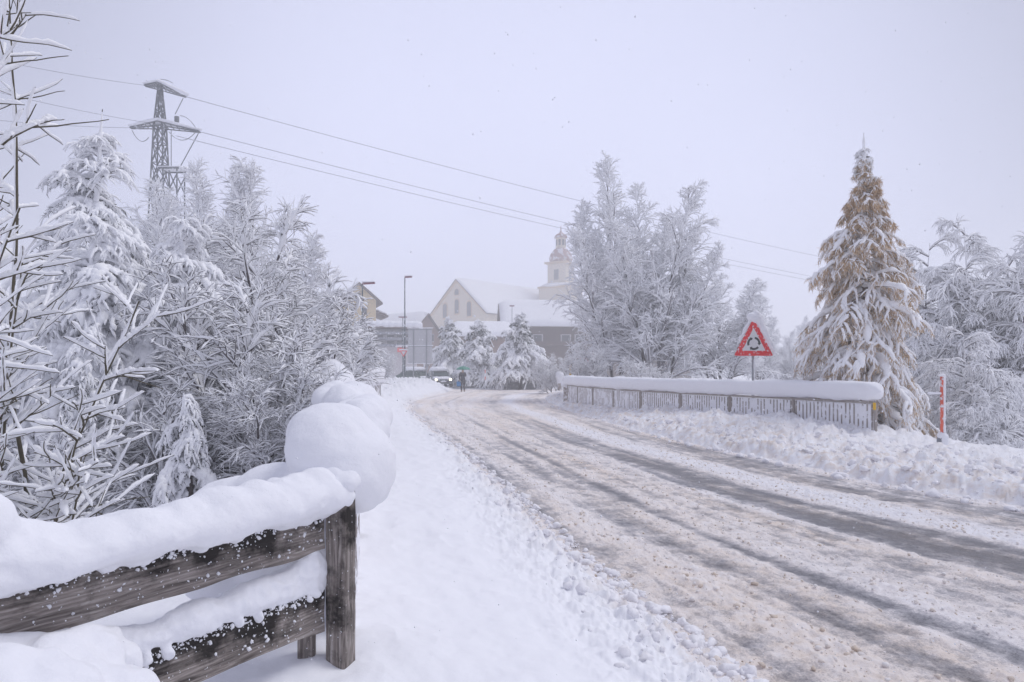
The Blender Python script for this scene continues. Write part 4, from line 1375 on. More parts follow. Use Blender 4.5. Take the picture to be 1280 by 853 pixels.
# big sign board from behind
bd = 57.0
bx, bz = XP(525, bd), zt(XP(525, bd), bd)
bs = thing('sign_board', 'large grey road sign board seen from behind on two posts', 'sign', (bx, bd, bz))
zz0, zz1 = H - (455 - HY) / F * bd - bz, H - (411 - HY) / F * bd - bz
wB = 30 / F * bd
MB().box((0, .05, (zz0 + zz1) / 2), (wB, .03, zz1 - zz0)).build('panel', M_board, bs, bevel=.008)
for s in (-.27, .27):
    MB().bar((s * wB, 0, -.2), (s * wB, 0, zz1), .05, 8).build('post', M_steel2, bs)
for t in (.03, .5, .97):
    MB().box((0, .02, zz0 + (zz1 - zz0) * t), (wB, .04, .07)).build('crossbar', M_steel2, bs)
for t in (.0, .5, 1.0):
    obj('snow_ledge', blob_mesh('snow_ledge', [((x, .03, zz0 + (zz1 - zz0) * t + .06), (.14, .06, .045)) for x in np.linspace(-wB / 2, wB / 2, 12)], .03, M_snow, 2), bs)


def marker(px, d, y0, y1, label, m1, m2, r=.05):
    x = XP(px, d); zb_ = H - (y1 - HY) / F * d; zt2 = H - (y0 - HY) / F * d
    o = thing('marker_post', label, 'marker post', (x, d, zb_))
    h = zt2 - zb_
    for i in range(4):
        MB().bar((0, 0, h * i / 4), (0, 0, h * (i + 1) / 4), r, 10).build('band', m1 if i % 2 else m2, o)
    obj('snow_cap', blob_mesh('snow_cap', [((0, 0, h + .02), (r * 1.6, r * 1.6, r))], .02, M_snow, 2), o)


marker(606.5, 56, 462, 480, 'thin red and white marker post beside the middle fir', M_orange, M_snow)
marker(544, 66, 455, 478, 'thin snow-covered marker post before the car', M_steel, M_orange)
marker(713, 33, 455, 474, 'yellow post at the far end of the right railing', M_yellow, M_yellow, .055)
# round snow-plastered sign by the birch
d_ = 40.0
rs = thing('round_sign', 'round sign with snow-plastered red ring below the tallest birch', 'sign', (XP(727, d_), d_, .3))
zc_ = H - (455 - HY) / F * d_ - .3
v = []; f = []
for y in (-.012, .012):
    for i in range(32):
        a = 2 * math.pi * i / 32
        v += [(.42 * math.cos(a), y, zc_ + .42 * math.sin(a)), (.30 * math.cos(a), y, zc_ + .30 * math.sin(a))]
for i in range(32):
    j = (i + 1) % 32
    f += [(2 * i, 2 * j, 2 * j + 1, 2 * i + 1), (64 + 2 * i, 64 + 2 * i + 1, 64 + 2 * j + 1, 64 + 2 * j), (2 * i, 64 + 2 * i, 64 + 2 * j, 2 * j), (2 * i + 1, 2 * j + 1, 64 + 2 * j + 1, 64 + 2 * i + 1)]
M_red2 = plain('snowy_red_paint', (.55, .03, .04), .4, snow=1.0, snow_scale=5, snow_lo=.50)
MB().add(v, f).build('red_ring', M_red2, rs)
v = [(.298 * math.cos(2 * math.pi * i / 32), zc_ + .298 * math.sin(2 * math.pi * i / 32)) for i in range(32)]
MB().prism(v, -.006, .006).build('white_field', M_signw, rs)
MB().bar((0, .04, -.4), (0, .04, zc_ + .3), .03, 8).build('pole', M_steel, rs)
# snow-capped bollard
d_ = 47.0
bo = thing('bollard', 'stubby bollard wearing a round snow ball beside the roundabout', 'bollard', (XP(699.5, d_), d_, zt(XP(699.5, d_), d_)))
MB().lathe([(.14, 0), (.14, .5), (.12, .58)], 12).build('shaft', M_conc, bo, sm=True)
zc_ = H - (470 - HY) / F * d_ - bo.location[2]
obj('snow_cap', blob_mesh('snow_cap', [((0, 0, zc_), (.3, .3, .3)), ((0, 0, zc_ - .3), (.22, .22, .3))], .04, M_snow, 3, .03, 4), bo)

# roundabout island
d_ = 62.0
isl = thing('roundabout_island', 'round island with a grey stone rim under a pillow of snow', 'traffic island', (XP(645, d_), d_, 0))
MB().lathe([(3.35, -.1), (3.4, .15), (3.3, .62), (3.1, .66)], 48).build('stone_rim', M_stone, isl, sm=True)
obj('snow_cap', blob_mesh('snow_cap', [((0, 0, .72), (3.35, 3.35, .45)), ((-1.2, -.3, .8), (1.9, 2, .42)), ((1.5, 0, .82), (1.6, 2, .4))], .09, M_snow, 4, .06, 1.2, 3), isl)


# ------------------------------------------------------------------ buildings
def frame_mat(o, x, y, rz):
    return o


def wall_windows(root, spots, axis_fn, w, h, m_frame, arched=True, name='window', depth=.06):
    for (u, z) in spots:
        def mk(ww, hh, off, nm, mt, par):
            poly = [(-ww / 2, -hh / 2), (ww / 2, -hh / 2)]
            if arched:
                for i in range(9):
                    a = math.pi * i / 8
                    poly.append((ww / 2 * math.cos(a), hh / 2 - ww / 2 + ww / 2 * math.sin(a)))
            else:
                poly += [(ww / 2, hh / 2), (-ww / 2, hh / 2)]
            mb = MB()
            vs = [axis_fn(u + a, z + b_, off) for a, b_ in poly] + [axis_fn(u + a, z + b_, off + depth) for a, b_ in poly]
            n = len(poly)
            mb.add(vs, [(i, (i + 1) % n, n + (i + 1) % n, n + i) for i in range(n)] + [tuple(range(n))[::-1], tuple(range(n, 2 * n))])
            return mb.build(nm, mt, par)
        fr = mk(w * 1.35, h * 1.22, .02, name, m_frame, root)
        mk(w, h, .085, 'pane', M_glass, fr)


def gabled(root, W, L, ze, zr, wall_m, over=.6, thick=.5, roof_m=None, wall_name='wall'):
    """local: gable faces -y (front at y=0), ridge along +y ; half width W, length L"""
    MB().prism([(-W, -1), (W, -1), (W, ze), (0, zr), (-W, ze)], 0, L).build(wall_name, wall_m, root)
    sl = (zr - ze) / W
    oz = over * sl
    dk = MB().prism([(-W - over, ze - oz + .05), (0, zr + .05), (W + over, ze - oz + .05), (W + over, ze - oz + .25), (0, zr + .27), (-W - over, ze - oz + .25)], -over, L + over)
    rf = dk.build('roof', roof_m or M_brown, root)
    k = .28
    V = []; nL, nW = max(10, int(L / .8)), 40
    vs = []
    for j in range(nL + 1):
        y = -over * .9 + (L + over * 1.8) * j / nL
        for i in range(nW + 1):
            x = (-1 + 2 * i / nW) * (W + over * 1.05)
            vs.append((x, y, zr + .27 - abs(x) * sl + 0))
    vs = np.array(vs)
    edge = np.minimum(1, np.minimum((W + over * 1.05 - np.abs(vs[:, 0])) / .5, np.minimum((vs[:, 1] + over * .9) / .5, (L + over * .9 - vs[:, 1]) / .5)))
    edge = np.sqrt(np.clip(1 - (1 - np.clip(edge, 0, 1)) ** 2, 0, 1))
    ridge = np.exp(-(vs[:, 0] / .8) ** 2) * .25 * sl
    top = vs.copy(); top[:, 2] += thick * (.25 + .75 * edge) + .10 * noise3(vs * .5, 2) * edge - ridge
    n = len(vs)
    ii = (np.arange(nL)[:, None] * (nW + 1) + np.arange(nW)[None]).ravel()
    Q = np.stack([ii, ii + 1, ii + nW + 2, ii + nW + 1], -1)
    allv = np.concatenate([top, vs]); Qs = [Q, Q[:, ::-1] + n]
    b1 = np.arange(nW); b2_ = nL * (nW + 1) + np.arange(nW)
    Qs.append(np.stack([b1, b1 + n, b1 + 1 + n, b1 + 1], -1)); Qs.append(np.stack([b2_, b2_ + 1, b2_ + 1 + n, b2_ + n], -1))
    c1 = np.arange(nL) * (nW + 1); c2 = c1 + nW
    Qs.append(np.stack([c1, c1 + nW + 1, c1 + nW + 1 + n, c1 + n], -1)); Qs.append(np.stack([c2, c2 + n, c2 + nW + 1 + n, c2 + nW + 1], -1))
    obj('roof_snow', np_mesh('roof_snow', allv, np.concatenate(Qs), M_snow), rf)
    return rf


# church
ax, ay = -12.9, 160.0
rz = -math.atan2(19.7, 22.0)
ch = thing('church', 'cream church with arched windows, snowy nave roof and onion-domed tower in the haze', 'church', (ax, ay, 0), rz)
gabled(ch, 9.5, 42, 14.65, 22.8, M_cream, .45, .55, wall_name='nave_wall')
# trim along the gable
tm = MB()
for s in (-1, 1):
    tm.bar((s * 9.5, -.12, 14.6), (0, -.12, 22.6), .3, 4)
tm.build('gable_trim', M_ochre, ch)
ff = lambda u, z, off: (u, -off, z)
wall_windows(ch, [(-4.1, 15.8), (0, 16.6), (4.1, 15.8)], ff, 1.25, 3.3, M_ochre)
wall_windows(ch, [(0, 20.0)], ff, 1.3, 1.35, M_ochre)
fr = lambda u, z, off: (9.5 + off, u, z)
wall_windows(ch, [(6, 9.5), (14, 9.5), (22, 9.5), (30, 9.5)], fr, 1.6, 5, M_ochre)
# tower, in world terms at (12.6,176)
Rm = Matrix.Rotation(-rz, 2)
tp = Rm @ Vector((12.6 - ax, 176 - ay))
tz = lambda y: H - (y - HY) / F * 176
T = (tp.x, tp.y)
tw = MB()
tw.box((T[0], T[1], tz(362) / 2), (8.4, 8.4, tz(362)), .2)
tw.build('tower_base', M_cream, ch, bevel=.1)
tws = MB().box((T[0], T[1], (tz(362) + tz(331)) / 2), (5.2, 5.2, tz(331) - tz(362)), .2).build('tower_shaft', M_cream, ch, bevel=.25)
MB().box((T[0], T[1], tz(361)), (9.0, 9.0, .5), .2).build('tower_cornice', M_ochre, ch, bevel=.1)
MB().box((T[0], T[1], tz(330)), (6.4, 6.4, .5), .2).build('tower_cornice', M_ochre, ch, bevel=.1)
obj('ledge_snow', blob_mesh('ledge_snow', [((T[0] + 4.0 * math.cos(a), T[1] + 4.0 * math.sin(a), tz(361) + .55), (1.4, 1.4, .5)) for a in np.linspace(0, 6.28, 22)], .25, M_snow, 2, .1, .6), ch)
MB().lathe([(2.3, tz(329)), (2.9, tz(327)), (3.05, tz(323)), (2.7, tz(318)), (1.9, tz(313)), (1.35, tz(311))], 20, (T[0], T[1], 0)).build('onion_dome', M_dome, ch, sm=True)
MB().lathe([(1.3, tz(311)), (1.3, tz(298)), (1.15, tz(297))], 8, (T[0], T[1], 0)).build('lantern', M_cream, ch)
MB().lathe([(1.7, tz(298)), (1.65, tz(296)), (1.3, tz(294)), (.6, tz(292)), (.15, tz(289)), (.06, tz(282))], 16, (T[0], T[1], 0)).build('lantern_cap', M_dome, ch, sm=True)
for k in range(8):
    a = 2 * math.pi * (k + .5) / 8 
    MB().box((T[0] + 1.24 * math.cos(a), T[1] + 1.24 * math.sin(a), tz(304)), (.12, .55, 1.5), a).build('lantern_opening', M_glass, ch)
for k in range(4):
    a = .2 + k * math.pi / 2
    MB().box((T[0] + 2.62 * math.cos(a), T[1] + 2.62 * math.sin(a), tz(345)), (.12, 1.3, 2.6), a).build('tower_window', M_glass, ch)

# yellow house behind left lamp
hx = XP(454, 92)
yh = thing('house', 'tall yellow house with overhanging snowy roof behind the left street lamp', 'house', (hx - .6, 92, 0), .35)
gabled(yh, 2.3, 9, 11.2, 13.2, M_yhouse, .8, .45)
wall_windows(yh, [(-.8, 9.6), (.8, 9.6), (-.8, 7.0), (.8, 7.0), (0, 11.6)], ff, .5, .85, M_ochre, False)
MB().box((3.2, 3, 9.3), (1.7, 6, .25), 0, .35).build('porch_roof', M_brown, yh)
obj('porch_snow', blob_mesh('porch_snow', [((3.1 + .25 * i, 3, 9.65 - .09 * i), (.5, 3, .22)) for i in (-2, 0, 2)], .12, M_snow, 2, .03), yh)

# low snowy-roofed houses in the middle
mh = thing('house', 'low house with wide snowy roof and brown gable between the lamps and the church', 'house', (XP(533, 110), 110, 0), .95)
gabled(mh, 3.2, 11, 7.6, 10.6, M_brick, .5, .5)
wall_windows(mh, [(-1.2, 6.9), (1.2, 6.9)], ff, .8, 1.1, M_greyw, False)
sh_ = thing('shop_building', 'flat-roofed building with banded balconies behind the lamp posts', 'building', (XP(486, 84), 84, 0), .12)
zt84 = lambda y: H - (y - HY) / F * 84
MB().box((0, 4, (zt84(412) - 1) / 2), (6.6, 8, zt84(412) + 1)).build('wall', M_greyw, sh_)
MB().box((0, 3.6, zt84(410)), (7.4, 9.4, .25)).build('roof', M_brown, sh_)
obj('roof_snow', blob_mesh('roof_snow', [((x, y, zt84(406)), (.75, 1.2, .42)) for x in np.linspace(-3.4, 3.4, 10) for y in np.linspace(-.6, 7.8, 8)], .12, M_snow, 3, .05, 1), sh_)
for yy_ in (417, 424, 432):
    MB().box((.2, -.5, zt84(yy_)), (6.0, .9, .32)).build('balcony', M_steel, sh_)
for u in (-2.3, -1.1, .2, 1.4, 2.5):
    for yy_ in (421, 428.5):
        MB().box((u, -.03, zt84(yy_)), (.8, .05, .36)).build('window', M_glass, sh_)
MB().box((1.6, -1.1, zt84(437)), (1.0, 1.2, .45), 0, 0, .25).build('awning', M_red, sh_)
obj('awning_snow', blob_mesh('awning_snow', [((x, -1.0, zt84(433.5)), (.4, .7, .16)) for x in np.linspace(1.2, 2.0, 4)], .08, M_snow, 2), sh_)

# chalet
cx_ = XP(672, 96)
zt96 = lambda y: H - (y - HY) / F * 96
cl = thing('chalet', 'dark timber chalet with deep snow roof left of the tallest birch', 'house', (XP(624, 96) + .6, 103, 0), -math.pi / 2 + .06)
gabled(cl, 6.2, 16, zt96(406), zt96(376), M_brown, .9, .7)
# its long eave side faces the camera; windows on that side
fs_ = lambda u, z, off: (6.2 + off, u, z)
wall_windows(cl, [(8.5, zt96(424)), (10.5, zt96(424)), (12.5, zt96(424)), (4.5, zt96(424))], fs_, 1.1, 1.2, M_greyw, False)
MB().box((6.75, 9.5, zt96(431)), (1.0, 11, .2)).build('balcony', M_brown, cl)
MB().box((7.2, 9.5, zt96(429)), (.06, 11, .5)).build('balcony_rail', M_brown, cl)
an = thing('house', 'lower annexe with snow roof between church and chalet', 'house', (XP(566, 92), 96, 0), -math.pi / 2 + .05)
zt92 = lambda y: H - (y - HY) / F * 92
gabled(an, 4.0, 7.6, zt92(421), zt92(405), M_brick, .6, .5)
ca = MB
# chalet stretch further right behind the birch
ch2 = dup(cl, 'second dark chalet mostly hidden behind the tallest birch', (cx_ + 11, 116, 0), -math.pi / 2 + .2, .9)


# ------------------------------------------------------------------ cars
def make_car(label, loc, rz, paint):
    o = thing('parked_car', label, 'car', loc, rz, group='cars waiting at the roundabout')
    # profile in (y,z); front at -y
    prof = [(-2.05, .30), (-2.1, .55), (-2.0, .72), (-1.1, .90), (-.45, 1.36), (.2, 1.46), (1.1, 1.42), (1.75, 1.02), (2.0, .95), (2.08, .6), (2.0, .30)]
    mb = MB(); v = []
    for s in (-1, -.86, .86, 1):
        for (y, z) in prof:
            w = .86 * abs(s) if z < 1.0 else (.86 - (z - 1.0) * .42) * (1 if abs(s) == 1 else .88)
            zz = z if abs(s) != 1 else (z - .03 if z > .5 else z + .03)
            v.append((math.copysign(w, s), y, zz))
    n = len(prof); f = []
    for a in range(3):
        for i in range(n):
            f.append((a * n + i, a * n + (i + 1) % n, (a + 1) * n + (i + 1) % n, (a + 1) * n + i))
    f += [tuple(range(n))[::-1], tuple(range(3 * n, 4 * n))]
    mb.add(v, f).build('body', paint, o, sm=False, bevel=.02)
    g = MB(); g.add([(-.66, -1.02, .985), (.66, -1.02, .985), (.58, -.50, 1.365), (-.58, -.50, 1.365)], [(0, 1, 2, 3)])
    me = MB()
    for (a, b2, c, d) in (((-.66, -1.02, .985), (.66, -1.02, .985), (.58, -.50, 1.365), (-.58, -.50, 1.365)),):
        off = Vector((0, -.02, .03))
        me.add([Vector(a) + off, Vector(b2) + off, Vector(c) + off, Vector(d) + off, a, b2, c, d], [(0, 1, 2, 3), (4, 7, 6, 5), (0, 4, 5, 1), (1, 5, 6, 2), (2, 6, 7, 3), (3, 7, 4, 0)])
    me.build('windscreen', M_carglass, o)
    for s in (-1, 1):
        w = MB(); xx0, xx1 = s * .865, s * .70
        pts = [(xx0, -.80, .98), (xx0, 1.45, .98), (xx1, 1.0, 1.36), (xx1, -.38, 1.34)]
        off = Vector((s * .02, 0, .008))
        w.add([Vector(p) + off for p in pts] + [Vector(p) for p in pts], [(0, 1, 2, 3), (4, 7, 6, 5), (0, 4, 5, 1), (1, 5, 6, 2), (2, 6, 7, 3), (3, 7, 4, 0)]).build('side_window', M_carglass, o)
        MB().bar((s * .62, -2.09, .66), (s * .62, -2.03, .66), .11, 12).build('headlight', M_headlight, o)
        MB().box((s * .98, -.75, 1.02), (.16, .1, .1)).build('mirror', paint, o, bevel=.02)
        for y in (-1.3, 1.3):
            wh = MB().bar((s * .72, y, .31), (s * .9, y, .31), .31, 20).build('wheel', M_tyre, o)
            MB().bar((s * .89, y, .31), (s * .91, y, .31), .19, 12).build('rim', M_steel2, wh)
    MB().box((0, -2.09, .45), (1.1, .04, .16)).build('grille', M_tyre, o)
    MB().box((0, -2.115, .50), (.5, .02, .11)).build('number_plate', M_signw, o)
    obj('roof_snow', blob_mesh('roof_snow', [((x, y, 1.55), (.42, .55, .24)) for x in (-.3, 0, .3) for y in (-.2, .3, .8)], .07, M_snow, 3, .02), o)
    obj('bonnet_snow', blob_mesh('bonnet_snow', [((x, y, .86 - (y + 1.1) * -.15), (.35, .35, .09)) for x in (-.45, 0, .45) for y in (-1.8, -1.5, -1.25)], .05, M_snow, 3, .02), o)
    return o


M_carglass = plain('car_glass', (.03, .06, .055), .1, spec=.6)
M_tyre = plain('tyre_rubber', (.02, .02, .022), .8)
M_paint1 = plain('grey_car_paint', (.10, .12, .14), .35, spec=.5, snow=.7, snow_scale=3, snow_lo=.55)
M_paint2 = plain('dark_green_car_paint', (.035, .075, .06), .35, spec=.5, snow=.6, snow_scale=3, snow_lo=.58)
M_headlight, _nt, _b = new_mat('lit_headlight')
_b.inputs['Base Color'].default_value = (.8, .8, .7, 1); _b.inputs['Emission Color'].default_value = (1, .86, .6, 1); _b.inputs['Emission Strength'].default_value = 3.0
c1x = XP(549, 60.5)
make_car('grey car with lit headlights and a thick slab of snow on its roof', (c1x, 60.5, .18), .28, M_paint1)
c2x = XP(521, 64)
make_car('dark green car behind the large grey sign board', (c2x, 64, .2), .9, M_paint2)


# ------------------------------------------------------------------ person with umbrella
def skin(name, verts, edges, radii, m, parent, sub=2, root=0):
    me = bpy.data.meshes.new(name + '_src'); me.from_pydata(verts, edges, [])
    o = bpy.data.objects.new(name + '_src', me); COL.objects.link(o)
    sk = o.modifiers.new('s', 'SKIN'); sk.use_smooth_shade = True
    for i, r in enumerate(radii):
        me.skin_vertices[0].data[i].radius = (r, r) if not isinstance(r, tuple) else r
    me.skin_vertices[0].data[root].use_root = True
    ss = o.modifiers.new('d', 'SUBSURF'); ss.levels = sub; ss.render_levels = sub
    out = bpy.data.meshes.new_from_object(o.evaluated_get(bpy.context.evaluated_depsgraph_get()))
    bpy.data.objects.remove(o); bpy.data.meshes.remove(me)
    out.name = name; out.materials.clear(); out.materials.append(m)
    out.polygons.foreach_set('use_smooth', np.ones(len(out.polygons), dtype=bool)); out.update()
    return obj(name, out, parent)


pdist = 51.5
pxw = XP(578.5, pdist)
M_skinm = plain('skin', (.55, .36, .28), .6)
M_coat = plain('dark_coat', (.03, .03, .045), .85, var=.3)
M_trous = plain('dark_trousers', (.035, .03, .04), .85)
M_hair = plain('dark_hair', (.04, .028, .02), .7)
M_boot = plain('dark_boots', (.02, .018, .018), .6)
M_umb = plain('green_umbrella_cloth', (.03, .24, .17), .6, var=.15, scale=4, snow=.45, snow_scale=8, snow_lo=.60)
M_bag = plain('blue_bag_cloth', (.03, .22, .50), .6, var=.15)
ps = thing('person', 'person in dark winter clothes walking along the snowy road edge under an umbrella', 'person', (pxw, pdist, .02), .15)
J = dict(pel=(0, 0, .95), ch=(0, .02, 1.25), sh=(0, .02, 1.42), nk=(0, .03, 1.52), hd=(0, .05, 1.62), ht=(0, .05, 1.74),
         ls=(-.17, .02, 1.41), le=(-.24, -.03, 1.14), lw=(-.25, .05, .90), lh=(-.25, .07, .81),
         rs=(.17, .02, 1.41), re=(.24, .08, 1.16), rw=(.12, .24, 1.28), rh=(.10, .27, 1.34),
         lhp=(-.09, 0, .90), lk=(-.10, .13, .50), la=(-.10, -.02, .10), lt=(-.10, .16, .04),
         rhp=(.09, 0, .90), rk=(.10, .00, .49), ra=(.10, -.22, .12), rt=(.10, -.07, .04))
nm = list(J); ix = {k: i for i, k in enumerate(nm)}
E = [('pel', 'ch'), ('ch', 'sh'), ('sh', 'nk'), ('nk', 'hd'), ('hd', 'ht'), ('sh', 'ls'), ('ls', 'le'), ('le', 'lw'), ('lw', 'lh'), ('sh', 'rs'), ('rs', 're'), ('re', 'rw'), ('rw', 'rh'),
     ('pel', 'lhp'), ('lhp', 'lk'), ('lk', 'la'), ('la', 'lt'), ('pel', 'rhp'), ('rhp', 'rk'), ('rk', 'ra'), ('ra', 'rt')]
Rr_ = dict(pel=.125, ch=.13, sh=.10, nk=.055, hd=.095, ht=.07, ls=.06, le=.043, lw=.032, lh=.036, rs=.06, re=.043, rw=.032, rh=.036, lhp=.085, lk=.058, la=.043, lt=.038, rhp=.085, rk=.058, ra=.043, rt=.038)
skin('body', [J[k] for k in nm], [(ix[a], ix[b_]) for a, b_ in E], [Rr_[k] for k in nm], M_skinm, ps)


def sub(names, edges, rad, nme, m):
    i2 = {k: i for i, k in enumerate(names)}
    return skin(nme, [J[k] for k in names], [(i2[a], i2[b_]) for a, b_ in edges], [rad[k] for k in names], m, ps)


J['hem'] = (0, 0, .74)
sub(['pel', 'hem', 'ch', 'sh', 'ls', 'le', 'lw', 'rs', 're', 'rw'], [('pel', 'hem'), ('pel', 'ch'), ('ch', 'sh'), ('sh', 'ls'), ('ls', 'le'), ('le', 'lw'), ('sh', 'rs'), ('rs', 're'), ('re', 'rw')],
    dict(pel=.17, hem=.18, ch=.17, sh=.13, ls=.085, le=.068, lw=.055, rs=.085, re=.068, rw=.055), 'coat', M_coat)
sub(['pel', 'lhp', 'lk', 'la', 'rhp', 'rk', 'ra'], [('pel', 'lhp'), ('lhp', 'lk'), ('lk', 'la'), ('pel', 'rhp'), ('rhp', 'rk'), ('rk', 'ra')],
    dict(pel=.14, lhp=.105, lk=.078, la=.062, rhp=.105, rk=.078, ra=.062), 'trousers', M_trous)
for a, b_ in (('la', 'lt'), ('ra', 'rt')):
    sub([a, b_], [(a, b_)], {a: .065, b_: .055}, 'boot', M_boot)
J['h1'] = (0, .03, 1.66); J['h2'] = (0, .02, 1.76)
sub(['h1', 'h2'], [('h1', 'h2')], dict(h1=.115, h2=.095), 'hair', M_hair)
for s in (-1, 1):   # fingers
    base_ = J['lh'] if s < 0 else J['rh']
    for k in range(4):
        sx_ = base_[0] + (k - 1.5) * .017
        skin('finger', [(sx_, base_[1], base_[2]), (sx_, base_[1] + .03, base_[2] - .03 * (1 if s < 0 else -.3)), (sx_, base_[1] + .01, base_[2] - .06 * (1 if s < 0 else -.3))], [(0, 1), (1, 2)], [.01, .009, .008], M_skinm, ps, 1)
um = thing('umbrella', 'open green umbrella held over the walking person', 'umbrella', (pxw + .02, pdist + .2, 1.2))
v = []; f = []
k = 8
rings = [(0.0, .34), (.15, .325), (.32, .27), (.46, .18), (.56, .08)]
cz = .42
mb = MB()
for r, z in rings:
    for i in range(k * 4):
        a = 2 * math.pi * i / (k * 4)
        sc_ = 1 - .06 * (math.cos(a * k) * -.5 + .5) * (r / .56)
        v.append((r * sc_ * math.cos(a), r * sc_ * math.sin(a), z + cz))
n = k * 4
for j in range(len(rings) - 1):
    for i in range(n):
        f.append((j * n + i, (j + 1) * n + i, (j + 1) * n + (i + 1) % n, j * n + (i + 1) % n))
m_ = len(v)
v += [(x, y, z - .012) for x, y, z in v]
f += [tuple(q + m_ for q in t[::-1]) for t in f]
cu = mb.add(v, f).build('canopy', M_umb, um, sm=True)
MB().bar((.06, .07, .02), (0, 0, cz + .38), .008, 8).build('shaft', M_steel2, um)
MB().bar((.065, .075, -.02), (.06, .07, .12), .016, 8).build('handle', M_boot, um)
for i in range(8):
    a = 2 * math.pi * i / 8
    MB().bar((0, 0, cz + .31), (.53 * math.cos(a), .53 * math.sin(a), cz + .085), .005, 4).build('rib', M_steel2, um)
bg = thing('bag', 'bright blue bag hanging from the hand of the walking person', 'bag', (pxw - .30, pdist + .06, .44))
MB().prism([(-.15, 0), (.15, 0), (.17, .3), (.13, .36), (-.13, .36), (-.17, .3)], -.06, .06).build('pouch', M_bag, bg, bevel=.02)
hd_ = MB()
for i in range(8):
    a, b2 = math.pi * i / 8, math.pi * (i + 1) / 8
    hd_.bar((.09 * math.cos(a), 0, .35 + .1 * math.sin(a)), (.09 * math.cos(b2), 0, .35 + .1 * math.sin(b2)), .01, 6)
hd_.build('handle', M_bag, bg)

# ------------------------------------------------------------------ falling snow
rg = np.random.default_rng(91)
n = 4200
d = 1.3 * (26 / 1.3) ** (rg.random(n) ** .75)
px_a = rg.uniform(-60, 1340, n); py_a = rg.uniform(-20, 870, n)
pos = np.stack([(px_a - CX) / F * d, d, H - (py_a - HY) / F * d], -1)
ok = pos[:, 2] > .75
pos = pos[ok]; sz = rg.uniform(.0008, .0019, len(pos)) * (1 + .06 * pos[:, 1])
tag(obj('falling_snow', clods('falling_snow', pos, sz, M_snow, rg, (ICO1_V, ICO1_F), flat=1.2)), 'snowflakes drifting down through the air', 'snow', kind='stuff')

# ------------------------------------------------------------------ haze, sky, sun, camera
bpy.context.view_layer.update()
hz = MB().box((0, 0, 12.0), (900, 900, 32.0)).build('haze', M_snow)
hz.data.materials.clear()
hm = bpy.data.materials.new('haze'); hm.use_nodes = True
nt = hm.node_tree; nt.nodes.clear()
out = nt.nodes.new('ShaderNodeOutputMaterial'); pv = nt.nodes.new('ShaderNodeVolumePrincipled')
pv.inputs['Color'].default_value = (1.0, 1.0, 1.0, 1); pv.inputs['Density'].default_value = .0050
pv.inputs['Anisotropy'].default_value = .2
nt.links.new(pv.outputs[0], out.inputs['Volume'])
hm.cycles.homogeneous_volume = True if hasattr(hm.cycles, 'homogeneous_volume') else None
hz.data.materials.append(hm); hz['kind'] = 'stuff'

w = bpy.data.worlds.new('World'); S.world = w; w.use_nodes = True
nt = w.node_tree; bgd = nt.nodes['Background']
SUN_EL, SUN_AZ = math.radians(58), math.radians(70)       # azimuth from +Y towards +X
sky = nt.nodes.new('ShaderNodeTexSky'); sky.sky_type = 'NISHITA'; sky.sun_disc = False
sky.sun_elevation = SUN_EL; sky.sun_rotation = SUN_AZ
mx = nt.nodes.new('ShaderNodeMix'); mx.data_type = 'RGBA'; mx.inputs[0].default_value = .92
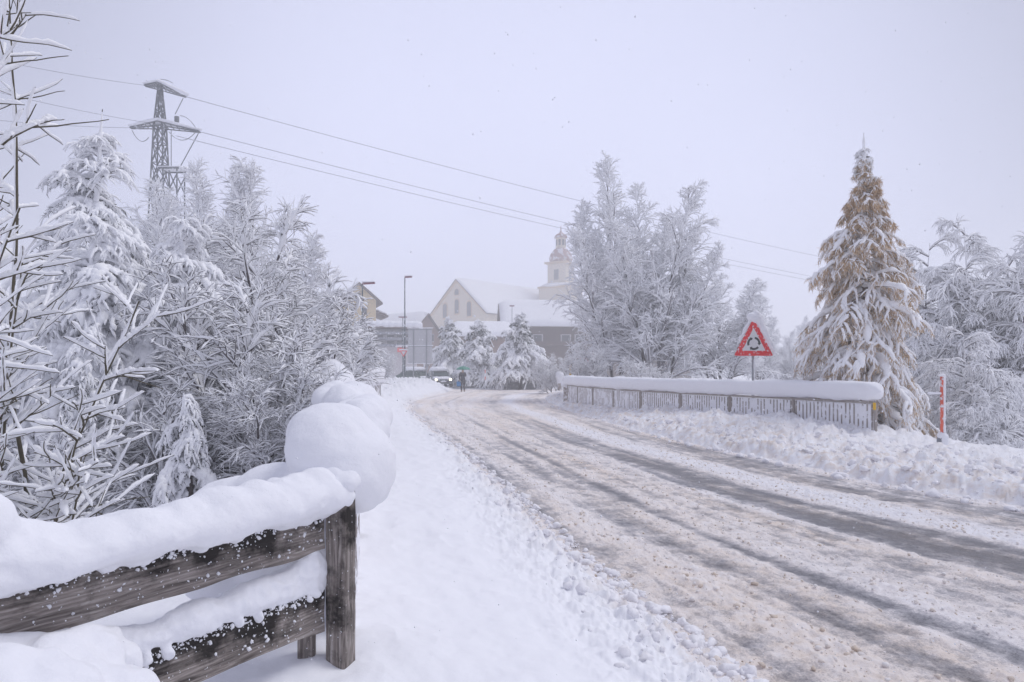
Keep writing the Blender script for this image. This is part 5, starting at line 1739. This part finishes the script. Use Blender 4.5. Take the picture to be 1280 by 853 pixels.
# closed cloud deck, lens vignetting put into its colour, darker away from the village
geo = nt.nodes.new('ShaderNodeTexCoord'); dot = nt.nodes.new('ShaderNodeVectorMath'); dot.operation = 'DOT_PRODUCT'
dot.inputs[1].default_value = tuple(Vector((.02, .985, .10)).normalized())
nt.links.new(geo.outputs['Generated'], dot.inputs[0])
mrr = nt.nodes.new('ShaderNodeMapRange'); mrr.interpolation_type = 'SMOOTHSTEP'
for i_, v_ in ((1, .66), (2, 1.0), (3, .50), (4, 1.0)): mrr.inputs[i_].default_value = v_
nt.links.new(dot.outputs['Value'], mrr.inputs[0])
cn = nt.nodes.new('ShaderNodeTexNoise'); cn.inputs['Scale'].default_value = 2.2; cn.inputs['Detail'].default_value = 5
nt.links.new(geo.outputs['Generated'], cn.inputs['Vector'])
cm = nt.nodes.new('ShaderNodeMapRange')
for i_, v_ in ((1, .3), (2, .7), (3, .97), (4, 1.03)): cm.inputs[i_].default_value = v_
nt.links.new(cn.outputs['Fac'], cm.inputs[0])
ml = nt.nodes.new('ShaderNodeMath'); ml.operation = 'MULTIPLY'
nt.links.new(mrr.outputs[0], ml.inputs[0]); nt.links.new(cm.outputs[0], ml.inputs[1])
vs_ = nt.nodes.new('ShaderNodeVectorMath'); vs_.operation = 'SCALE'; vs_.inputs[0].default_value = (7.70, 7.95, 10.3)
nt.links.new(ml.outputs[0], vs_.inputs['Scale']); nt.links.new(vs_.outputs[0], mx.inputs[7])
nt.links.new(sky.outputs[0], mx.inputs[6]); nt.links.new(mx.outputs[2], bgd.inputs['Color'])
bgd.inputs['Strength'].default_value = .1
sl = bpy.data.lights.new('sun', 'SUN'); sl.energy = 1.3; sl.angle = math.radians(25); sl.color = (1, .985, .98)
so_ = bpy.data.objects.new('sun', sl); COL.objects.link(so_)
dirv = Vector((math.sin(SUN_AZ) * math.cos(SUN_EL), math.cos(SUN_AZ) * math.cos(SUN_EL), math.sin(SUN_EL)))
so_.rotation_euler = dirv.to_track_quat('Z', 'Y').to_euler(); so_.location = (0, 0, 60)

cd = bpy.data.cameras.new('camera'); cd.lens = 24; cd.sensor_width = 36; cd.clip_start = .05; cd.clip_end = 2000
cd.shift_y = (HY - 426.5) / 1280
co = bpy.data.objects.new('camera', cd); COL.objects.link(co)
co.location = (0, 0, H); co.rotation_euler = (math.pi / 2, 0, 0)
S.camera = co
S.view_settings.view_transform = 'Standard'; S.view_settings.look = 'None'; S.view_settings.exposure = 0.13; S.view_settings.gamma = 1.0
S.view_settings.use_curve_mapping = False
S.cycles.volume_bounces = 4; S.cycles.max_bounces = 10; S.cycles.diffuse_bounces = 8; S.cycles.glossy_bounces = 2
S.cycles.use_denoising = True
S.cycles.volume_step_rate = 4.0
